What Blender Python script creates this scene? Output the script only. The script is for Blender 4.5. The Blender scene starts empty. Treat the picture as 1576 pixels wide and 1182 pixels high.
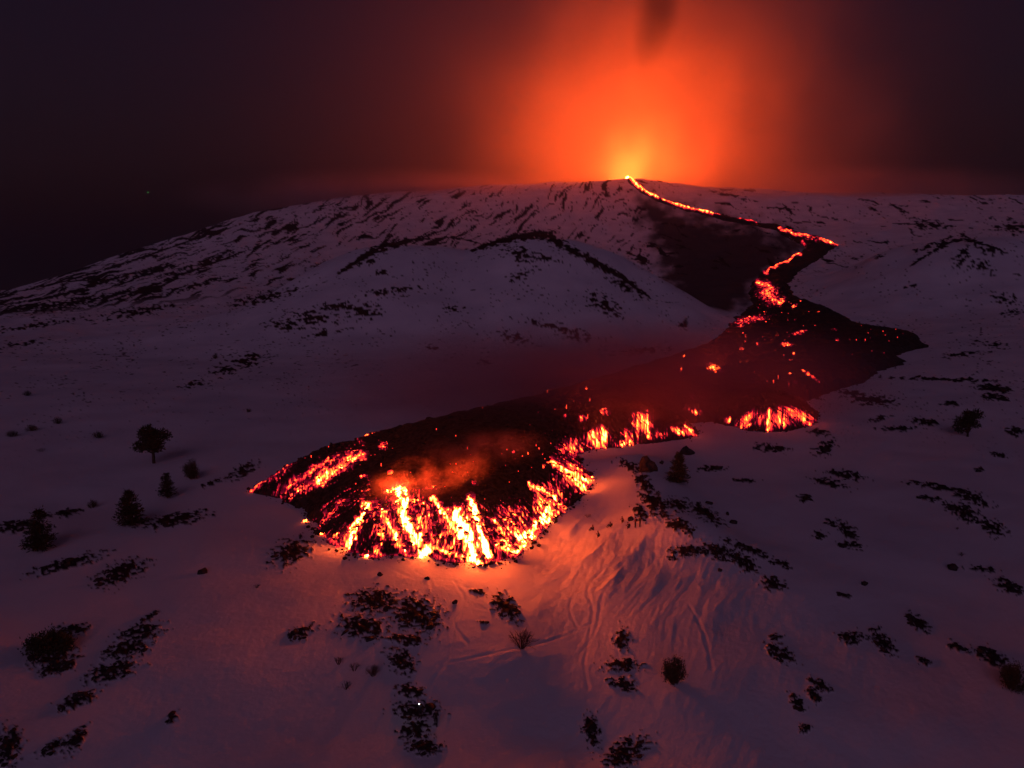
import bpy, bmesh, math, random
import numpy as np
from mathutils import Vector, Matrix

random.seed(7)
rng = np.random.default_rng(7)
R = math.radians
scene = bpy.context.scene
col = scene.collection

# ------------------------------------------------------------------ camera
CAM_Z = 40.0
PITCH = R(7.9)
F = 1093.0            # focal length in photograph pixels (1576 wide)
cd = bpy.data.cameras.new('camera')
cam = bpy.data.objects.new('camera', cd)
col.objects.link(cam)
cam.location = (0, 0, CAM_Z)
cam.rotation_euler = (R(90) - PITCH, 0, 0)
cd.sensor_fit = 'HORIZONTAL'
cd.angle_x = 2 * math.atan(788 / F)
cd.clip_start = 0.5
cd.clip_end = 30000
scene.camera = cam

# ------------------------------------------------------------------ sky, twilight lamp, exposure
SUN_EL, SUN_ROT = R(25), R(188)
world = bpy.data.worlds.new('World')
scene.world = world
world.use_nodes = True
wt = world.node_tree
bg = wt.nodes['Background']
sk = wt.nodes.new('ShaderNodeTexSky')
sk.sky_type = 'NISHITA'
sk.sun_disc = False
sk.sun_elevation = R(-3.1)
sk.sun_rotation = SUN_ROT
sk.altitude = 1900
sk.dust_density = 2.0
tint = wt.nodes.new('ShaderNodeMix')
tint.data_type = 'RGBA'
tint.blend_type = 'MULTIPLY'
tint.inputs['Factor'].default_value = 1.0
wt.links.new(sk.outputs[0], tint.inputs['A'])
tint.inputs['B'].default_value = (0.62, 0.62, 1.35, 1)
wt.links.new(tint.outputs['Result'], bg.inputs[0])
bg.inputs[1].default_value = 0.12
sd = bpy.data.lights.new('twilight', 'SUN')
sd.energy = 0.165
sd.color = (1.10, 0.54, 1.04)
sd.angle = R(40)
sun = bpy.data.objects.new('twilight', sd)
col.objects.link(sun)
sun.rotation_euler = (R(90) - SUN_EL, 0, R(180) - SUN_ROT)

vs = scene.view_settings
vs.view_transform = 'Standard'
vs.look = 'None'
vs.exposure = 0.0
vs.gamma = 1.0
vs.use_curve_mapping = False
cy = scene.cycles
cy.max_bounces = 5
cy.diffuse_bounces = 2
cy.glossy_bounces = 1
cy.transmission_bounces = 1
cy.transparent_max_bounces = 4
cy.volume_bounces = 2
cy.volume_step_rate = 1.0
cy.volume_max_steps = 256
cy.sample_clamp_indirect = 4.0
cy.sample_clamp_direct = 70.0
cy.use_denoising = True
cy.use_light_tree = True
cy.use_adaptive_sampling = True
cy.adaptive_threshold = 0.02


# ------------------------------------------------------------------ numpy noise
_perm = np.random.default_rng(11).permutation(4096)
_ang = np.random.default_rng(12).random(4096) * 2 * np.pi
_gx, _gy = np.cos(_ang), np.sin(_ang)


def pn(x, y, seed=0):
    x = np.asarray(x, float)
    y = np.asarray(y, float)
    xi = np.floor(x).astype(np.int64)
    yi = np.floor(y).astype(np.int64)
    fx, fy = x - xi, y - yi

    def g(ix, iy, dx, dy):
        k = _perm[(ix + _perm[(iy + seed * 131) & 4095]) & 4095]
        return _gx[k] * dx + _gy[k] * dy
    u = fx * fx * fx * (fx * (fx * 6 - 15) + 10)
    v = fy * fy * fy * (fy * (fy * 6 - 15) + 10)
    a = g(xi, yi, fx, fy)
    b = g(xi + 1, yi, fx - 1, fy)
    c = g(xi, yi + 1, fx, fy - 1)
    d = g(xi + 1, yi + 1, fx - 1, fy - 1)
    return ((a + (b - a) * u) * (1 - v) + (c + (d - c) * u) * v) * 1.5


def fbm(x, y, seed=0, octs=4, gain=0.5):
    s, a, t = 0.0, 1.0, 0.0
    for o in range(octs):
        s = s + a * pn(x * 2 ** o, y * 2 ** o, seed + o)
        t += a
        a *= gain
    return s / t


def sstep(a, b, x):
    t = np.clip((x - a) / (b - a), 0, 1)
    return t * t * (3 - 2 * t)


# ------------------------------------------------------------------ pixels of the photograph <-> world
FW = np.array([0, math.cos(PITCH), -math.sin(PITCH)])
UP = np.array([0, math.sin(PITCH), math.cos(PITCH)])


def ray(px, py):
    a = (np.asarray(px, float) - 788) / F
    b = (591 - np.asarray(py, float)) / F
    return a, FW[1] + b * UP[1], FW[2] + b * UP[2]


def project(X, Y, Z):
    z = Z - CAM_Z
    dep = np.maximum(Y * FW[1] + z * FW[2], 0.1)
    return 788 + F * X / dep, 591 - F * (Y * UP[1] + z * UP[2]) / dep


# ------------------------------------------------------------------ terrain height
KD = np.array([1, 60, 85, 110, 170, 250, 400, 550, 800, 1100, 1500, 2200, 3500, 6000.])
PROF = {   # column of the photograph: rows at which the hillside shows at 400 ... 1500 m
    -300: (552, 525, 500, 492, 500),
    0: (545, 512, 480, 459, 451),
    150: (543, 507, 466, 430, 408),
    300: (540, 502, 450, 398, 359),
    400: (536, 498, 440, 380, 329),
    500: (533, 496, 432, 366, 309),
    620: (532, 496, 430, 358, 297),
    750: (531, 498, 436, 358, 286),
    880: (531, 500, 440, 360, 280),
    965: (531, 500, 440, 362, 276),
    1060: (529, 492, 428, 354, 286),
    1170: (528, 484, 410, 345, 293),
    1300: (524, 474, 405, 345, 298),
    1450: (521, 470, 402, 346, 301),
    1576: (520, 468, 402, 348, 305),
    1900: (520, 468, 405, 355, 318),
}


def pchip(x, y, xq):
    h = np.diff(x)
    d = np.diff(y) / h
    m = np.zeros_like(y)
    for i in range(1, len(x) - 1):
        if d[i - 1] * d[i] > 0:
            w1, w2 = 2 * h[i] + h[i - 1], h[i] + 2 * h[i - 1]
            m[i] = (w1 + w2) / (w1 / d[i - 1] + w2 / d[i])
    m[0], m[-1] = d[0], d[-1]
    k = np.clip(np.searchsorted(x, xq) - 1, 0, len(x) - 2)
    t = (xq - x[k]) / h[k]
    return ((2 * t**3 - 3 * t**2 + 1) * y[k] + (t**3 - 2 * t**2 + t) * h[k] * m[k]
            + (-2 * t**3 + 3 * t**2) * y[k + 1] + (t**3 - t**2) * h[k] * m[k + 1])


LD = np.linspace(math.log(1.0), math.log(6000.0), 420)
_kaz, _kz = [], []
for pxc in sorted(PROF):
    ys = np.array(PROF[pxc], float)
    a, b, c = ray(np.full(5, pxc), ys)
    tel = c / np.hypot(a, b)
    zz = CAM_Z + KD[6:11] * tel
    near = np.array([-13.5, -5.0, -1.5, 0.0, 2.4, 5.6])
    crest = zz[-1]
    far = np.array([crest - 70, crest * 0.45 - 60, -110.0])
    z = np.concatenate([near, zz, far])
    _kaz.append(math.atan2(pxc - 788, F))
    _kz.append(pchip(np.log(KD), z, LD))
back = np.maximum(-13.5 - 0.06 * np.exp(LD), -110)
for a_, first in ((R(-110), True), (R(110), False)):
    if first:
        _kaz.insert(0, a_)
        _kz.insert(0, back)
    else:
        _kaz.append(a_)
        _kz.append(back)
_kaz.insert(0, -math.pi - 0.01)
_kz.insert(0, back)
_kaz.append(math.pi + 0.01)
_kz.append(back)
_kaz, _kz = np.array(_kaz), np.array(_kz)
AZG = np.linspace(-math.pi - 0.005, math.pi + 0.005, 1400)
TAB = np.empty((len(LD), len(AZG)))
for i in range(len(LD)):
    TAB[i] = pchip(_kaz, _kz[:, i], AZG)
_ker = np.exp(-np.linspace(-2, 2, 13) ** 2)
_ker /= _ker.sum()
TAB = np.apply_along_axis(lambda r: np.convolve(np.pad(r, 6, 'edge'), _ker, 'valid'), 1, TAB)
TAB = np.apply_along_axis(lambda r: np.convolve(np.pad(r, 6, 'edge'), _ker, 'valid'), 0, TAB)


def base_z(X, Y):
    az = np.arctan2(X, Y)
    ld = np.log(np.maximum(np.hypot(X, Y), 1.0))
    u = np.clip((az - AZG[0]) / (AZG[1] - AZG[0]), 0, len(AZG) - 1.001)
    v = np.clip((ld - LD[0]) / (LD[1] - LD[0]), 0, len(LD) - 1.001)
    i, j = u.astype(int), v.astype(int)
    fu, fv = u - i, v - j
    return ((TAB[j, i] * (1 - fu) + TAB[j, i + 1] * fu) * (1 - fv)
            + (TAB[j + 1, i] * (1 - fu) + TAB[j + 1, i + 1] * fu) * fv)


FEATURES = []     # functions (X, Y) -> added height


def height(X, Y):
    X = np.asarray(X, float)
    Y = np.asarray(Y, float)
    z = base_z(X, Y)
    for f in FEATURES:
        z = z + f(X, Y)
    return z


DS = np.concatenate([np.linspace(35, 300, 700), np.geomspace(301, 3000, 700)])


def hit(px, py, hf=None):
    """where the ray of a photograph pixel meets the hillside"""
    hf = hf or height
    px = np.atleast_1d(np.asarray(px, float))
    py = np.atleast_1d(np.asarray(py, float))
    a, b, c = ray(px, py)
    n = np.hypot(a, b)
    X = (a / n)[:, None] * DS
    Y = (b / n)[:, None] * DS
    zr = CAM_Z + (c / n)[:, None] * DS
    below = zr - hf(X, Y)
    neg = below < 0
    k = np.where(neg.any(1), neg.argmax(1), len(DS) - 1)
    k = np.maximum(k, 1)
    r = np.arange(len(px))
    f0, f1 = below[r, k - 1], below[r, k]
    t = np.clip(f0 / np.where(abs(f0 - f1) < 1e-9, 1, f0 - f1), 0, 1)
    d = DS[k - 1] + t * (DS[k] - DS[k - 1])
    x, y = a / n * d, b / n * d
    return x, y, d


def seg_dist(X, Y, pts, closed=False):
    """distance to a polyline, arc length of the nearest point, its share of the length"""
    pts = np.asarray(pts, float)
    if closed:
        pts = np.vstack([pts, pts[:1]])
    best = np.full(np.shape(X), 1e9)
    arc = np.zeros(np.shape(X))
    L = 0.0
    for p, q in zip(pts[:-1], pts[1:]):
        vx, vy = q - p
        l2 = vx * vx + vy * vy + 1e-12
        t = np.clip(((X - p[0]) * vx + (Y - p[1]) * vy) / l2, 0, 1)
        dd = np.hypot(X - p[0] - t * vx, Y - p[1] - t * vy)
        m = dd < best
        best = np.where(m, dd, best)
        arc = np.where(m, L + t * math.sqrt(l2), arc)
        L += math.sqrt(l2)
    return best, arc, L


def smooth_line(pts, n=6):
    pts = [np.array(p, float) for p in pts]
    P = [2 * pts[0] - pts[1]] + pts + [2 * pts[-1] - pts[-2]]
    out = []
    for i in range(1, len(P) - 2):
        for k in range(n):
            t = k / n
            out.append(0.5 * ((2 * P[i]) + (-P[i - 1] + P[i + 1]) * t + (2 * P[i - 1] - 5 * P[i] + 4 * P[i + 1] - P[i + 2]) * t * t
                              + (-P[i - 1] + 3 * P[i] - 3 * P[i + 1] + P[i + 2]) * t**3))
    out.append(pts[-1])
    return np.array(out)


def px_line(pts, n=5):
    p = smooth_line(pts, n)
    x, y, d = hit(p[:, 0], p[:, 1])
    return np.stack([x, y], 1)


# --- the twin cinder cones in the middle distance and the one at the right
def cone(cx, cy, rx, ry, h, crater=0.0, rot=0.0, p=1.25):
    def f(X, Y):
        ca, sa = math.cos(rot), math.sin(rot)
        u, v = (X - cx) * ca + (Y - cy) * sa, -(X - cx) * sa + (Y - cy) * ca
        r = np.hypot(u / rx, v / ry)
        r = r * (1 + 0.10 * pn(u / rx * 2 + 7, v / ry * 2, 5))
        z = h * np.exp(-(r * 1.55) ** (2 * p) * 0.55)
        if crater:
            z = z - crater * np.exp(-(r / 0.22) ** 2)
        return z
    return f


def at_dist(px, py, d):
    a, b, c = ray(px, py)
    n = math.hypot(a, b)
    return float(a / n * d), float(b / n * d)


def crest_h(px_, py_, d):
    cx_, cyy = at_dist(px_, py_, d)
    a, b, c = ray(px_, py_)
    return cx_, cyy, CAM_Z + c / math.hypot(a, b) * d - float(base_z(np.array([cx_]), np.array([cyy]))[0])


c1 = crest_h(832, 362, 500)
c2 = crest_h(630, 372, 505)
c3 = crest_h(1490, 366, 640)
f1, f2 = cone(c1[0], c1[1], 118, 125, c1[2] + 2, 3), cone(c2[0], c2[1], 118, 115, c2[2] + 2, 2)


def twin(X, Y):
    a, b = f1(X, Y), f2(X, Y)
    return 0.5 * (a + b + np.sqrt((a - b) ** 2 + 30.0)) - 2.7


FEATURES += [twin, cone(c3[0], c3[1], 100, 110, c3[2], 3)]
c4 = at_dist(430, 470, 420)
FEATURES.append(cone(c4[0], c4[1], 120, 60, 10))

# --- snow ridge right of the lava front, the gully beside it, a rise further right
RIDGE = px_line([(955, 700), (985, 730), (1008, 770), (1030, 805), (1075, 838), (1150, 868), (1230, 905)])
SPUR = px_line([(1075, 838), (1110, 900), (1150, 980), (1190, 1050)])
GULLY = px_line([(880, 800), (850, 850), (850, 900), (880, 960), (900, 1040), (905, 1120)])


def ridge(X, Y):
    d, a, L = seg_dist(X, Y, RIDGE)
    t = a / L
    hh = 3.0 * sstep(0.0, 0.18, t) * (1 - 0.55 * sstep(0.55, 1, t))
    z = hh * np.exp(-(d / 7.5) ** 2)
    d2, a2, L2 = seg_dist(X, Y, SPUR)
    z = z + 1.1 * (1 - a2 / L2) * np.exp(-(d2 / 7.0) ** 2)
    d3, a3, L3 = seg_dist(X, Y, GULLY)
    z = z - 1.5 * sstep(0, 0.25, a3 / L3 + 0.1) * np.exp(-(d3 / 7.0) ** 2)
    return z


FEATURES.append(ridge)


def swell(X, Y):
    d = np.hypot(X, Y)
    k = sstep(20, 60, d)
    far = sstep(250, 700, d)
    z = k * (1.0 * fbm(X / 38, Y / 38, 21, 3) + 0.13 * fbm(X / 9, Y / 9, 31, 3))
    return z + far * (7 * fbm(X / 120, Y / 160, 41, 4) + 2.0 * (0.5 - abs(pn(X / 35, Y / 60, 45))))


FEATURES.append(swell)

# ------------------------------------------------------------------ lava outline, traced where it meets the snow
OUT_PX = [(380, 758), (420, 766), (462, 782), (478, 805), (492, 828), (530, 852), (575, 859), (625, 857), (660, 860), (700, 868), (735, 871),
          (770, 867), (800, 853), (830, 826), (850, 803), (882, 778), (912, 752), (917, 738), (898, 716), (893, 700), (915, 692), (950, 690),
          (985, 684), (1030, 679), (1072, 674), (1078, 664), (1062, 652), (1095, 650), (1122, 656), (1150, 663), (1185, 666), (1225, 662), (1258, 652),
          (1262, 638), (1240, 618), (1275, 606), (1330, 590), (1352, 572), (1392, 560), (1380, 548), (1424, 534), (1408, 518), (1350, 508), (1318, 502), (1292, 484),
          (1245, 466), (1222, 455), (1212, 438), (1228, 420), (1262, 398), (1290, 378), (1278, 372), (1245, 362), (1205, 350), (1160, 340), (1105, 330), (1060, 319),
          (1020, 306), (995, 294), (975, 278), (962, 272),
          (966, 280), (985, 296), (1010, 309), (1050, 323), (1100, 335), (1155, 347), (1198, 357), (1225, 372), (1240, 382), (1215, 396), (1185, 412), (1160, 432), (1152, 452), (1160, 470),
          (1130, 492), (1112, 512), (1088, 532), (1040, 552), (960, 580), (880, 603), (800, 626), (700, 650), (620, 668), (550, 684), (480, 706), (430, 728)]
_p = np.array(OUT_PX, float)
_x, _y, _d = hit(_p[:, 0], _p[:, 1])
OUTLINE = np.stack([_x, _y], 1)


def inside(X, Y, poly):
    res = np.zeros(np.shape(X), bool)
    q = np.roll(poly, -1, 0)
    for (x1, y1), (x2, y2) in zip(poly, q):
        c = ((y1 > Y) != (y2 > Y)) & (X < (x2 - x1) * (Y - y1) / (y2 - y1 + 1e-12) + x1)
        res ^= c
    return res


# ------------------------------------------------------------------ mesh helpers
def link(name, me, parent=None):
    o = bpy.data.objects.new(name, me)
    col.objects.link(o)
    if parent:
        o.parent = parent
    return o


def np_mesh(name, co, quads, smooth=True, attrs=None):
    me = bpy.data.meshes.new(name)
    co = np.ascontiguousarray(co, np.float32)
    quads = np.ascontiguousarray(quads, np.int32)
    k = quads.shape[1]
    me.vertices.add(len(co))
    me.vertices.foreach_set('co', co.ravel())
    me.loops.add(quads.size)
    me.loops.foreach_set('vertex_index', quads.ravel())
    me.polygons.add(len(quads))
    me.polygons.foreach_set('loop_start', np.arange(0, quads.size, k, dtype=np.int32))
    me.polygons.foreach_set('loop_total', np.full(len(quads), k, np.int32))
    me.polygons.foreach_set('use_smooth', np.full(len(quads), smooth))
    me.update(calc_edges=True)
    for nm, v in (attrs or {}).items():
        at = me.attributes.new(nm, 'FLOAT', 'POINT')
        at.data.foreach_set('value', np.ascontiguousarray(v, np.float32))
    return me


def tag(o, label, cat, group=None, kind=None):
    o['label'] = label
    o['category'] = cat
    if group:
        o['group'] = group
    if kind:
        o['kind'] = kind
    return o


def empty(name, loc, rz=0.0):
    o = bpy.data.objects.new(name, None)
    col.objects.link(o)
    o.location = loc
    o.rotation_euler = (0, 0, rz)
    o.empty_display_size = 0.3
    return o


# ------------------------------------------------------------------ materials
def mat(name, colour=(0.5, 0.5, 0.5), rough=0.9):
    m = bpy.data.materials.new(name)
    m.use_nodes = True
    b = m.node_tree.nodes['Principled BSDF']
    b.inputs['Base Color'].default_value = (*colour, 1)
    b.inputs['Roughness'].default_value = rough
    b.inputs['Specular IOR Level'].default_value = 0.15
    return m


def N(m, t, **kw):
    n = m.node_tree.nodes.new(t)
    for k, v in kw.items():
        setattr(n, k, v)
    return n


def L(m, a, b):
    m.node_tree.links.new(a, b)


def mottled(name, c0, c1, scale, rough=0.9, bump=0.0):
    m = mat(name, c0, rough)
    b = m.node_tree.nodes['Principled BSDF']
    tc = N(m, 'ShaderNodeTexCoord')
    nz = N(m, 'ShaderNodeTexNoise')
    nz.inputs['Scale'].default_value = scale
    nz.inputs['Detail'].default_value = 4
    L(m, tc.outputs['Object'], nz.inputs['Vector'])
    rp = N(m, 'ShaderNodeValToRGB')
    rp.color_ramp.elements[0].position = 0.35
    rp.color_ramp.elements[0].color = (*c0, 1)
    rp.color_ramp.elements[1].position = 0.65
    rp.color_ramp.elements[1].color = (*c1, 1)
    L(m, nz.outputs['Fac'], rp.inputs[0])
    L(m, rp.outputs[0], b.inputs['Base Color'])
    if bump:
        bp = N(m, 'ShaderNodeBump')
        bp.inputs['Strength'].default_value = bump
        bp.inputs['Distance'].default_value = 0.1
        L(m, nz.outputs['Fac'], bp.inputs['Height'])
        L(m, bp.outputs[0], b.inputs['Normal'])
    return m


M_snow = mat('snow_and_rock', (0.8, 0.8, 0.82), 0.8)
b = M_snow.node_tree.nodes['Principled BSDF']
b.inputs['Specular IOR Level'].default_value = 0.0
geo = N(M_snow, 'ShaderNodeNewGeometry')
at = N(M_snow, 'ShaderNodeAttribute', attribute_name='rock')
n1 = N(M_snow, 'ShaderNodeTexNoise')
n1.inputs['Scale'].default_value = 0.05
n1.inputs['Detail'].default_value = 6
n2 = N(M_snow, 'ShaderNodeTexNoise')
n2.inputs['Scale'].default_value = 1.7
n2.inputs['Detail'].default_value = 7
n2.inputs['Roughness'].default_value = 0.7
L(M_snow, geo.outputs['Position'], n1.inputs['Vector'])
L(M_snow, geo.outputs['Position'], n2.inputs['Vector'])
rs = N(M_snow, 'ShaderNodeValToRGB')
rs.color_ramp.elements[0].position = 0.3
rs.color_ramp.elements[0].color = (0.66, 0.67, 0.72, 1)
rs.color_ramp.elements[1].position = 0.7
rs.color_ramp.elements[1].color = (0.82, 0.82, 0.85, 1)
L(M_snow, n1.outputs['Fac'], rs.inputs[0])
mx = N(M_snow, 'ShaderNodeMix', data_type='RGBA')
L(M_snow, at.outputs['Fac'], mx.inputs['Factor'])
L(M_snow, rs.outputs[0], mx.inputs['A'])
mx.inputs['B'].default_value = (0.024, 0.021, 0.022, 1)
L(M_snow, mx.outputs['Result'], b.inputs['Base Color'])
bp = N(M_snow, 'ShaderNodeBump')
bp.inputs['Strength'].default_value = 0.4
bp.inputs['Distance'].default_value = 0.16
L(M_snow, n2.outputs['Fac'], bp.inputs['Height'])
L(M_snow, bp.outputs[0], b.inputs['Normal'])

M_rock = mottled('basalt', (0.018, 0.016, 0.017), (0.05, 0.045, 0.045), 1.3, 0.9, 0.6)
M_leaf = mottled('foliage', (0.030, 0.036, 0.020), (0.060, 0.066, 0.034), 1.2)
M_needle = mottled('needles', (0.018, 0.028, 0.018), (0.042, 0.056, 0.030), 1.2)
M_bark = mottled('bark', (0.035, 0.026, 0.02), (0.07, 0.055, 0.045), 4.0)
M_twig = mottled('twig', (0.05, 0.035, 0.028), (0.09, 0.065, 0.05), 4.0)
M_jacket = mottled('dark_jacket', (0.02, 0.022, 0.03), (0.035, 0.036, 0.045), 6)
M_red = mottled('red_jacket', (0.10, 0.02, 0.02), (0.14, 0.03, 0.03), 6)
M_trouser = mottled('trousers', (0.014, 0.014, 0.018), (0.025, 0.025, 0.03), 6)
M_skin = mat('skin', (0.42, 0.26, 0.19), 0.6)
M_pack = mottled('rucksack', (0.03, 0.03, 0.03), (0.06, 0.05, 0.04), 7)
M_plastic = mat('grey_plastic', (0.12, 0.12, 0.13), 0.5)


def emitter(name, colour, strength):
    m = mat(name, (0.02, 0.02, 0.02))
    bb = m.node_tree.nodes['Principled BSDF']
    bb.inputs['Emission Color'].default_value = (*colour, 1)
    bb.inputs['Emission Strength'].default_value = strength
    return m


M_green = emitter('green_lamp', (0.1, 1.0, 0.15), 3.0)
M_head = emitter('white_lamp', (0.9, 0.95, 1.0), 30.0)
GLOW = 1.0


def lava_mat(name, peak=1050.0):
    """basalt that glows by its own heat (attribute lava_heat: 0 cold .. 1 white hot)"""
    m = mottled(name, (0.012, 0.010, 0.011), (0.04, 0.034, 0.034), 0.9, 0.95, 0.8)
    bb = m.node_tree.nodes['Principled BSDF']
    a = N(m, 'ShaderNodeAttribute', attribute_name='lava_heat')
    rp = N(m, 'ShaderNodeValToRGB')
    e = rp.color_ramp.elements
    rad = [(0.0, (0, 0, 0)), (0.14, (0.006, 0.0, 0.0006)), (0.28, (0.13, 0.001, 0.014)), (0.40, (0.8, 0.010, 0.034)), (0.52, (3.0, 0.11, 0.05)),
           (0.66, (11.0, 0.75, 0.06)), (0.82, (36.0, 3.6, 0.55)), (0.88, (80.0, 9.0, 1.3)), (1.0, (1050.0, 107.0, 12.0))]
    stops = [(p, tuple(min(v / peak, 1.0) for v in c)) for p, c in rad]
    e[0].position, e[0].color = 0, (0, 0, 0, 1)
    e[1].position, e[1].color = 1, (*stops[-1][1], 1)
    for p, c in stops[1:-1]:
        q = e.new(p)
        q.color = (*c, 1)
    L(m, a.outputs['Fac'], rp.inputs[0])
    L(m, rp.outputs[0], bb.inputs['Emission Color'])
    bb.inputs['Emission Strength'].default_value = peak * GLOW
    return m


M_crust = lava_mat('lava_crust', 14.0)
M_crust.cycles.emission_sampling = 'NONE'
M_molten = lava_mat('molten_lava')
# the same glow in steps of strength, so that the renderer aims its light samples at the hottest faces
M_glow = lava_mat('lava_orange', 92.0)
M_glow.cycles.emission_sampling = 'NONE'
M_fount = emitter('fountain', (1.0, 0.098, 0.014), 9500.0)

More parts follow.
